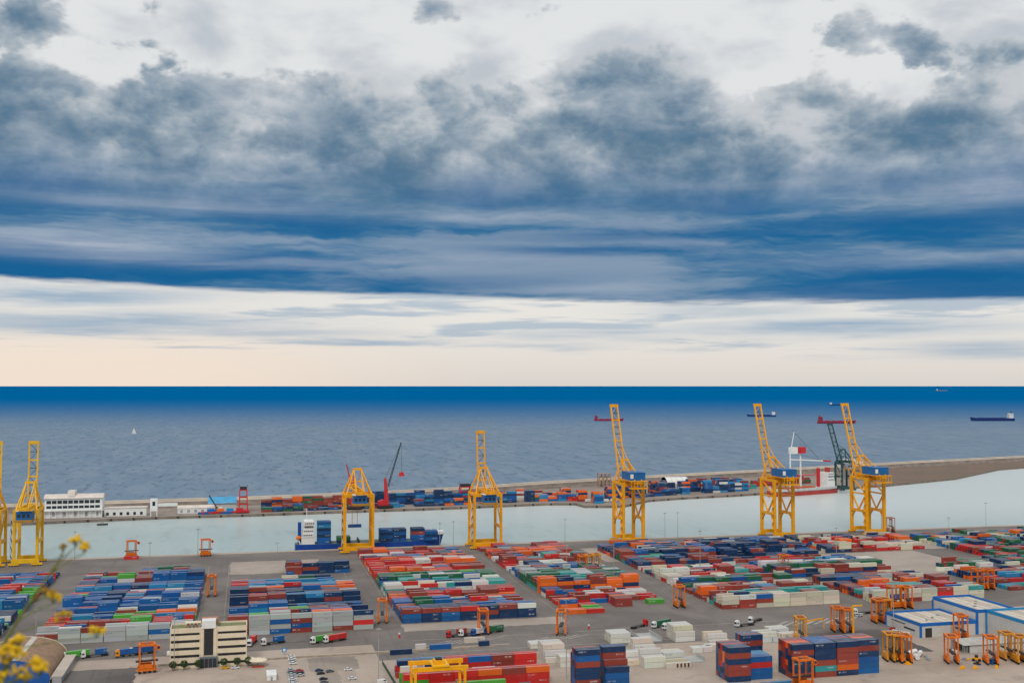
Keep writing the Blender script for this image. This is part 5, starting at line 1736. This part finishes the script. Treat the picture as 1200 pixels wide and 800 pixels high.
def sea_ship(label, px0, px1, py, hull_rgb, nm, house, flip=False, loaded=0.0):
    ua, va = gp(px0, py, -3)
    ub, vb = gp(px1, py, -3)
    L = math.hypot(ub - ua, vb - va)
    a = math.atan2(vb - va, ub - ua) + (math.pi if flip else 0)
    t = thing('distant_ship', label, 'ship', ((ua + ub) / 2, (va + vb) / 2, -3), a)
    hm = mat('hull_' + nm, hull_rgb, 0.5)
    h = L * 0.065
    hull_mesh(L, L * .15, -1, h, L * .025).build('hull', [hm], t)
    sup = MB().box(-L * .47, -L * .37, -L * .06, L * .06, h, h + L * .09).build('superstructure', mat('house_' + nm, house, .5), t)
    MB().box(-L * .46, -L * .39, -L * .07, L * .07, h + L * .09, h + L * .115).build('bridge', mat('house_' + nm, house, .5), sup)
    MB().box(-L * .455, -L * .43, -L * .02, L * .02, h + L * .116, h + L * .15).build('funnel', hm, sup)
    MB().beam((L * .4, 0, h), (L * .4, 0, h + L * .07), L * .006).build('fore_mast', M_GREY, t)
    for k in range(4):
        MB().box(-L * .3 + k * L * .17, -L * .3 + k * L * .17 + L * .12, -L * .05, L * .05, h, h + L * .012).build('hatch', hm, t)
    return t


sea_ship('dark blue cargo ship with white stern house under way on the open sea', 1138, 1188, 493, (0.008, 0.03, 0.15), 'navy', (0.7, 0.7, 0.7), True)
sea_ship('dark red cargo ship behind the last golden crane boom', 958, 1002, 496, (0.30, 0.02, 0.06), 'crimson', (0.30, 0.03, 0.06), False)
sea_ship('dark red ship behind the first golden crane boom', 696, 730, 493, (0.30, 0.02, 0.06), 'crimson', (0.3, 0.03, 0.06), False)
sea_ship('blue and white ship behind the second golden crane boom', 876, 909, 488, (0.01, 0.05, 0.2), 'blue', (0.75, 0.75, 0.75), True)
sea_ship('small white topped ship above the last golden crane', 972, 992, 475, (0.01, 0.05, 0.2), 'blue', (0.75, 0.75, 0.75), False)
sea_ship('tiny pale ship close to the horizon', 1097, 1110, 458, (0.25, 0.28, 0.32), 'haze', (0.6, 0.6, 0.6), False)
u, v = gp(157, 508, -3)
sb = thing('sailing_boat', 'lone white sailing boat on the open sea', 'sailboat', (u, v, -3))
hull_mesh(14, 4, -.5, 1.4, .5).build('hull', [M_WHITE], sb)
MB().cyl((0, 0, 1.4), (0, 0, 21), .15, 6).build('mast', M_GREY, sb)
MB().prism([(-.2, 2.5), (-6, 2.5), (-.2, 20)], -.06, .06).build('mainsail', M_WHITE, sb)
MB().prism([(.3, 2.0), (6.4, 1.8), (.3, 17)], -.06, .06).build('jib_sail', M_WHITE, sb)
u, v = gp(120, 615, -3)
tb = thing('pilot_boat', 'small dark boat crossing the harbour before the white terminal', 'boat', (u, v, -3), 0)
hull_mesh(11, 4, -.5, 1.6, .6).build('hull', [M_DARK], tb)
MB().box(-2.5, 1, -1.4, 1.4, 1.6, 3.6).build('cabin', M_GREY, tb)

# ------------------------------------------------------------------ on the far pier
# white passenger terminal
tu, tv = -222, 1322
tm = thing('passenger_terminal', 'long white two storey passenger terminal with glazed galleries and a curved end', 'building', (tu, tv, 0))
roofm = mat('terminal_roof', (0.66, 0.58, 0.52), 0.7)
MB().box(0, 62, 0, 22, 0, 9.5).build('lower_storey', M_WHITE, tm)
MB().box(0, 62, 3, 24, 9.5, 22).build('upper_storey', M_WHITE, tm)
arc = [(1.5 - 0.0, 22)] + [(24.5 - 23 * (k / 8), 22 + 4.2 * math.sin(math.pi * k / 8)) for k in range(9)]
MB().prism([(24.8 - 23.6 * k / 10, 22 + 4.2 * math.sin(math.pi * k / 10)) for k in range(11)], -1, 63, 'x').build('roof', roofm, tm)
MB().prism([(18, 24), (20, 30), (6, 30), (4, 24)], 24, 32, 'x').build('roof_hood', roofm, tm)
for k in range(10):
    x = 2 + k * 5.8
    f_ = MB().box(x, x + 4.9, 2.8, 2.99, 16, 19.6).build('window', M_GLASS, tm)
    f_ = MB().box(x, x + 4.9, 2.8, 2.99, 10.6, 13.6).build('window', M_GLASS, tm)
    if k % 2:
        MB().box(x + 1, x + 3.8, -.2, -.01, 2.2, 6.5).build('door', M_GREY, tm)
MB().box(-1, 64, -3.5, -.3, 8.2, 9.0).build('gallery', M_WHITE, tm)
for k in range(11):
    MB().beam((0 + k * 6.2, -3, 0), (k * 6.2, -3, 8.2), .5).build('gallery_post', M_WHITE, tm)
al = thing('low_terminal_wing', 'single storey white wing with a pale flat roof right of the passenger terminal', 'building', (-158, 1326, 0))
MB().box(0, 46, 0, 14, 0, 9).build('wall', M_WHITE, al)
MB().box(-.6, 46.6, -.6, 14.6, 9, 9.8).build('roof', roofm, al)
for k in range(6):
    MB().box(2 + k * 7.4, 5 + k * 7.4, -.1, -.01, 1.2, 4.6).build('window', M_GLASS, al)
bt = thing('boarding_tower', 'white boarding bridge tower standing past the low terminal wing', 'tower', (-103, 1318, 0))
MB().box(-4, 4, -3, 3, 6, 20).build('body', M_WHITE, bt)
for x in (-3.4, 3.4):
    for y in (-2.4, 2.4):
        MB().beam((x, y, 0), (x, y, 6), .8).build('leg', M_WHITE, bt)
MB().box(4, 26, -1.5, 1.5, 11, 14.4).build('gangway', M_WHITE, bt)
MB().box(-1.6, 1.6, -3.08, -3.0, 12, 17).build('window', M_GLASS, bt)
ws = thing('white_shed', 'low white shed with pale roof between boarding tower and blue roofed store', 'shed', (-78, 1336, 0))
MB().box(0, 42, 0, 14, 0, 6).build('wall', M_WHITE, ws)
MB().prism([(-.6, 6), (7, 9), (14.6, 6)], -.6, 42.6, 'x').build('roof', roofm, ws)
for k in range(5):
    MB().box(3 + k * 8, 6 + k * 8, -.1, -.01, 1, 4.2).build('door', M_GREY, ws)
bs = thing('blue_roofed_store', 'long store with a bright blue roof beside the red gantry frame', 'building', (-44, 1352, 0))
MB().box(0, 33, 0, 16, 0, 10).build('wall', M_CLAD, bs)
for k in range(6):
    MB().faces([(k * 5.6 - .4, -1.5, 9.2), (k * 5.6 + 5.1, -1.5, 9.2), (k * 5.6 + 5.1, 17, 15.5), (k * 5.6 - .4, 17, 15.5)], [(0, 1, 2, 3)]).build('roof_panel', mat('store_blue', (0.06, 0.33, 0.58), .6), bs)
for x, y, ch, lb in ((-48, 1320, 'B', 'flat blue box on the far quay below the blue roofed store'), (-22, 1319, 'B', 'second flat blue box on the far quay edge')):
    container(x, y, 0, ch, lb)
mg = thing('mobile_hoist', 'blue and orange mobile hoist with a slanted dark arm beside the store', 'crane', (-32, 1330, 0))
MB().box(-6, 6, -3, 3, .6, 4).build('carriage', M_TRIM, mg)
MB().beam((0, 0, 4), (-10, 0, 21), 1.4).build('arm', M_DARK, mg)
MB().box(1, 5, -2, 2, 4, 7).build('cab', M_WHITE, mg)
for x in (-4.5, -1.5, 1.5, 4.5):
    for s in (-1, 1):
        MB().cyl((x, s * 2.3, .7), (x, s * 3.2, .7), .7, 8).build('wheel', M_TYRE, mg)
fd = thing('freight_rig', 'long red and orange freight rig lying beside the mobile hoist', 'trailer', (-24, 1322, 0), .05)
MB().box(-26, 28, -2, 2, 1, 3).build('bed', M_RED, fd)
for k, c in enumerate((M_TRIM, M_ORA, M_TRIM2, M_RED)):
    MB().box(-20 + k * 11, -12 + k * 11, -1.8, 1.8, 3, 6.2).build('load', c, fd)
for k in range(6):
    for s in (-1, 1):
        MB().cyl((-22 + k * 9, s * 1.2, .5), (-22 + k * 9, s * 2, .5), .5, 8).build('wheel', M_TYRE, fd)


def red_gantry(label, u, v, w, d, h):
    t = thing('red_gantry', label, 'gantry crane', (u, v, 0), 0, 'red gantry frames on the far pier')
    for x in (-1, 1):
        for y in (-1, 1):
            MB().beam((x * w * .62, y * d / 2, 1), (x * w / 2, y * d / 2 * .8, h), 1.3).build('leg', M_RED, t)
    for z in (h * .35, h * .65, h - 1):
        for y in (-1, 1):
            MB().box(-w * .55, w * .55, y * d * .42 - .5, y * d * .42 + .5, z, z + 1.1).build('tie', M_RED, t)
    MB().box(-w * .85, w * .85, -d * .6, d * .6, .6, 3.2).build('base', M_RED, t)
    MB().box(-w * .5, w * .5, -d * .35, d * .35, h + .1, h + 3.4).build('machine_deck', M_DARK, t)
    for x in (-.6, .6):
        MB().beam((x * w, 0, h + 3.4), (x * w, 0, h + 6), .5).build('antenna', M_DARK, t)
    return t


red_gantry('slim red gantry tower right of the blue roofed store', -3, 1332, 8, 10, 27)
red_gantry('low red gantry frame behind the far containers left of the straight boomed crane', 276, 1382, 13, 12, 20)


def harbour_crane(label, u, v, tower, boom_l, boom_a, az_, boom_m):
    t = thing('mobile_harbour_crane', label, 'crane', (u, v, 0), az_)
    base = MB().box(-9, 9, -5, 5, 1.2, 3.6).build('carriage', M_DARK, t)
    for x in (-7, -3.5, 0, 3.5, 7):
        for s in (-1, 1):
            MB().cyl((x, s * 3.4, .8), (x, s * 5, .8), .8, 8).build('wheel', M_TYRE, base)
    MB().prism([(-9, 4), (4, 4), (4, 9), (-3, 11), (-9, 9)], -3.2, 3.2).build('machine_house', M_RED, t)
    MB().beam((2, 0, 8), (0, 0, tower), 4.2, 4.2, w2=2.6).build('tower', M_RED, t)
    MB().box(-.5, 4.5, -1.2, 1.2, tower * .62, tower * .62 + 3).build('operator_cab', M_WHITE, t)
    hx, hz = 2.6, tower * .55
    ex, ez = hx + boom_l * math.cos(boom_a), hz + boom_l * math.sin(boom_a)
    b = MB()
    n = 12
    for s in (-1, 1):
        b.beam((hx, s * 1.5, hz), (ex, s * .5, ez), .42)
        b.beam((hx - 1.4, s * 1.5, hz + 1.2), (ex - .4, s * .5, ez + .6), .38)
        for k in range(n):
            f0, f1 = k / n, (k + 1) / n
            b.beam((hx + (ex - hx) * f0, s * (1.5 - f0), hz + (ez - hz) * f0), (hx - 1.4 + (ex - hx + 1) * f1, s * (1.5 - f1), hz + 1.2 + (ez - hz - .6) * f1), .25)
    for k in range(n):
        f0 = k / n
        b.beam((hx + (ex - hx) * f0, -1.5 + f0, hz + (ez - hz) * f0), (hx + (ex - hx) * f0, 1.5 - f0, hz + (ez - hz) * f0), .3)
    b.build('lattice_boom', boom_m, t)
    MB().beam((0, 0, tower), (ex, 0, ez), .3).build('luffing_rope', M_CABLE, t)
    if boom_l > 40:
        for s in (-.8, .8):
            MB().cyl((ex + .5, s, ez - 36), (ex + .5, s, ez), .1, 5).build('hoist_cable', M_CABLE, t)
        MB().prism([(ex - 3, ez - 41), (ex + 4, ez - 41), (ex + 2, ez - 36), (ex - 1, ez - 36)], -2.5, 2.5).build('spreader', M_RED, t)
    return t


M_BOOM = mat('boom_slate', (0.05, 0.07, 0.09), .6)
harbour_crane('red mobile harbour crane with a tall dark lattice boom and hanging red spreader', 166, 1333, 37, 62, 1.27, 0.25, M_BOOM)
harbour_crane('red mobile harbour crane seen through the squat yellow quay crane', 128, 1330, 40, 34, 1.35, 2.9, M_RED)
# tan scaffold tower and white tent
sc = thing('scaffold_tower', 'tan open lattice tower block on the far pier beside the first golden crane', 'tower', (*gp(708, 570), 0))
M_TAN = mat('scaffold_tan', (0.38, 0.24, 0.17), .8)
for x in (-9, -3, 3, 9):
    for y in (-4, 4):
        MB().beam((x, y, 0), (x, y, 19), 1.0).build('post', M_TAN, sc)
for z in (5, 10, 15, 19.2):
    MB().box(-9.6, 9.6, -4.6, 4.6, z, z + .8).build('platform', M_TAN, sc)
for x in (-6, 0, 6):
    MB().box(x - 1.6, x + 1.6, -3, 3, 10.8, 14).build('cargo', M_CREAM, sc)
tu, tv = gp(778, 566)
te = thing('white_tent', 'white domed fabric hall on the far pier near the sea wall', 'tent', (tu, tv, 0))
MB().prism([(12 * math.cos(math.pi * k / 12), 9.5 * math.sin(math.pi * k / 12) ** .8 if 0 < k < 12 else 0) for k in range(13)], 0, 36, 'x').build('fabric_roof', M_WHITE, te, smooth=False)
MB().box(35.9, 36.15, -6, 6, 0, 7).build('door', M_TRIM2, te)
for k in range(5):
    MB().prism([(12.1 * math.cos(math.pi * j / 12), (9.62 * math.sin(math.pi * j / 12) ** .8 if 0 < j < 12 else 0)) for j in range(13)], k * 8.8, k * 8.8 + .4, 'x').build('hoop', M_GREY, te)
for px, py, ch, L_, lb in ((805, 572, 'G', CL, 'pale grey box near the white domed hall'), (860, 574, 'W', 6.06, 'white box on the far pier near the freighter bow'), (838, 573, 'N', 6.06, 'dark box alone on the far quay'), (795, 578, 'N', CL, 'dark blue box alone on the far pier')):
    u, v = gp(px, py)
    container(u, v, 0, ch, lb, None, L_, .3)
# parked lorries seen as a row of pale blocks
for k in range(6):
    x = 430 + k * 11
    y = lerp_line(FARQ, x) + 62 + (0 if x > 470 else -20)
    lo = thing('parked_lorry', 'pale lorry, %s from the orange stacks in the far pier row' % ORD[k], 'truck', (x, y, 0), .3, 'lorries parked on the far pier')
    MB().box(-4, 3.4, -1.3, 1.3, .9, 4.0).build('box_body', M_WHITE, lo)
    MB().box(3.5, 5.4, -1.2, 1.2, .7, 3.0).build('cab', M_CREAM, lo)
    for xx in (-3, 0, 4.4):
        for s in (-1, 1):
            MB().cyl((xx, s * .8, .5), (xx, s * 1.25, .5), .5, 8).build('wheel', M_TYRE, lo)

# ------------------------------------------------------------------ wild fennel on the hill, close to the camera
M_STEM = mat('fennel_stem', (0.17, 0.19, 0.04), .7, .25, 30)
M_FLOW = mat('fennel_flower', (0.78, 0.50, 0.01), .7, .2, 60)
M_FLOWB = mat('fennel_seed', (0.36, 0.20, 0.02), .7, .2, 60)


def near(px, py, d):
    """A point at depth d in front of the viewpoint."""
    rx, rz = (px - 600) / FPX, -(py - 400) / FPX
    y, zz = math.cos(PITCH) - math.sin(PITCH) * rz, math.sin(PITCH) + math.cos(PITCH) * rz
    t = d / y
    x, y = rx * t, d
    return Vector((x * CA + y * SA, -x * SA + y * CA, CAM_H + zz * t))


def tube(b, pts, r0, r1):
    for k, (p, q) in enumerate(zip(pts, pts[1:])):
        f0, f1 = k / (len(pts) - 1), (k + 1) / (len(pts) - 1)
        b.cyl(p, q, r0 + (r1 - r0) * f0, 6, r0 + (r1 - r0) * f1, caps=False)


def fennel(label, base, stem_pts, umbels, d):
    t = thing('wild_fennel', label, 'plant', base)
    o = Vector(base)
    b = MB()
    tube(b, [Vector((0, 0, 0))] + [near(*p, d) - o for p in stem_pts], .007, .0028)
    b.build('stem', M_STEM, t)
    rr = random.Random(int(abs(d) * 100))
    for (px, py, rpx, sx_, sy_, dense, m_) in umbels:
        c = near(px, py, d + rr.uniform(-.08, .08)) - o
        root = near(sx_, sy_, d) - o
        bb = MB()
        tube(bb, [root, (root * .45 + c * .55) + Vector((0, 0, -.004)), c - Vector((0, 0, .02))], .0026, .0016)
        bb.build('stalk', M_STEM, t)
        fb = MB()
        R_ = rpx * d / FPX
        n = 10
        for k in range(n):
            a = 2 * math.pi * k / n + rr.uniform(-.3, .3)
            q = rr.uniform(.25, 1.0)
            e = c + Vector((math.cos(a) * R_ * q, math.sin(a) * R_ * q, R_ * (.55 - .7 * q * q) + rr.uniform(-.3, .3) * R_))
            fb.cur = 1
            fb.cyl(c - Vector((0, 0, .02)), e, .0009, 4, caps=False)
            fb.cur = 0
            for _ in range(dense):
                off = Vector((rr.gauss(0, 1), rr.gauss(0, 1), rr.gauss(0, .7))) * (R_ * .17)
                fb.ball(e + off, rr.uniform(.0028, .0048), 5, 3)
        fb.build('flower_head', [m_, M_STEM], t)
    return t


D1 = 3.6
b1 = near(-40, 900, D1)
b1.z = 148.1
fennel('tall wild fennel stalk with yellow flower heads rising across the left quay', b1, [(-20, 800), (2, 758), (30, 712), (55, 677), (74, 648)],
       [(89, 633, 7, 60, 672, 8, M_FLOW), (99, 641, 6, 60, 672, 7, M_FLOW), (74, 640, 3, 70, 655, 3, M_FLOWB), (62, 700, 8, 25, 725, 8, M_FLOW), (62, 694, 4, 40, 705, 4, M_FLOWB), (52, 692, 4, 38, 704, 4, M_FLOWB), (74, 722, 9, 15, 742, 7, M_FLOW), (114, 740, 9, 18, 760, 9, M_FLOW)], D1)
b2 = near(-10, 905, 3.2)
b2.z = 148.1
fennel('low clump of wild fennel blossom in the near left corner', b2, [(-6, 830), (0, 800), (8, 775)],
       [(22, 750, 8, 4, 795, 10, M_FLOW), (14, 757, 7, 2, 800, 9, M_FLOW), (4, 763, 7, 0, 800, 9, M_FLOW), (20, 765, 9, 3, 800, 9, M_FLOW), (43, 778, 10, 8, 800, 10, M_FLOW), (46, 784, 7, 8, 802, 8, M_FLOW), (22, 788, 11, 4, 810, 5, M_FLOW), (8, 775, 8, 2, 805, 4, M_FLOW), (30, 795, 8, 6, 815, 4, M_FLOW), (2, 792, 9, 0, 812, 5, M_FLOW)], 3.2)
print('individual containers', N_IND, 'mass', len(MASS), 'objects', len(bpy.data.objects))
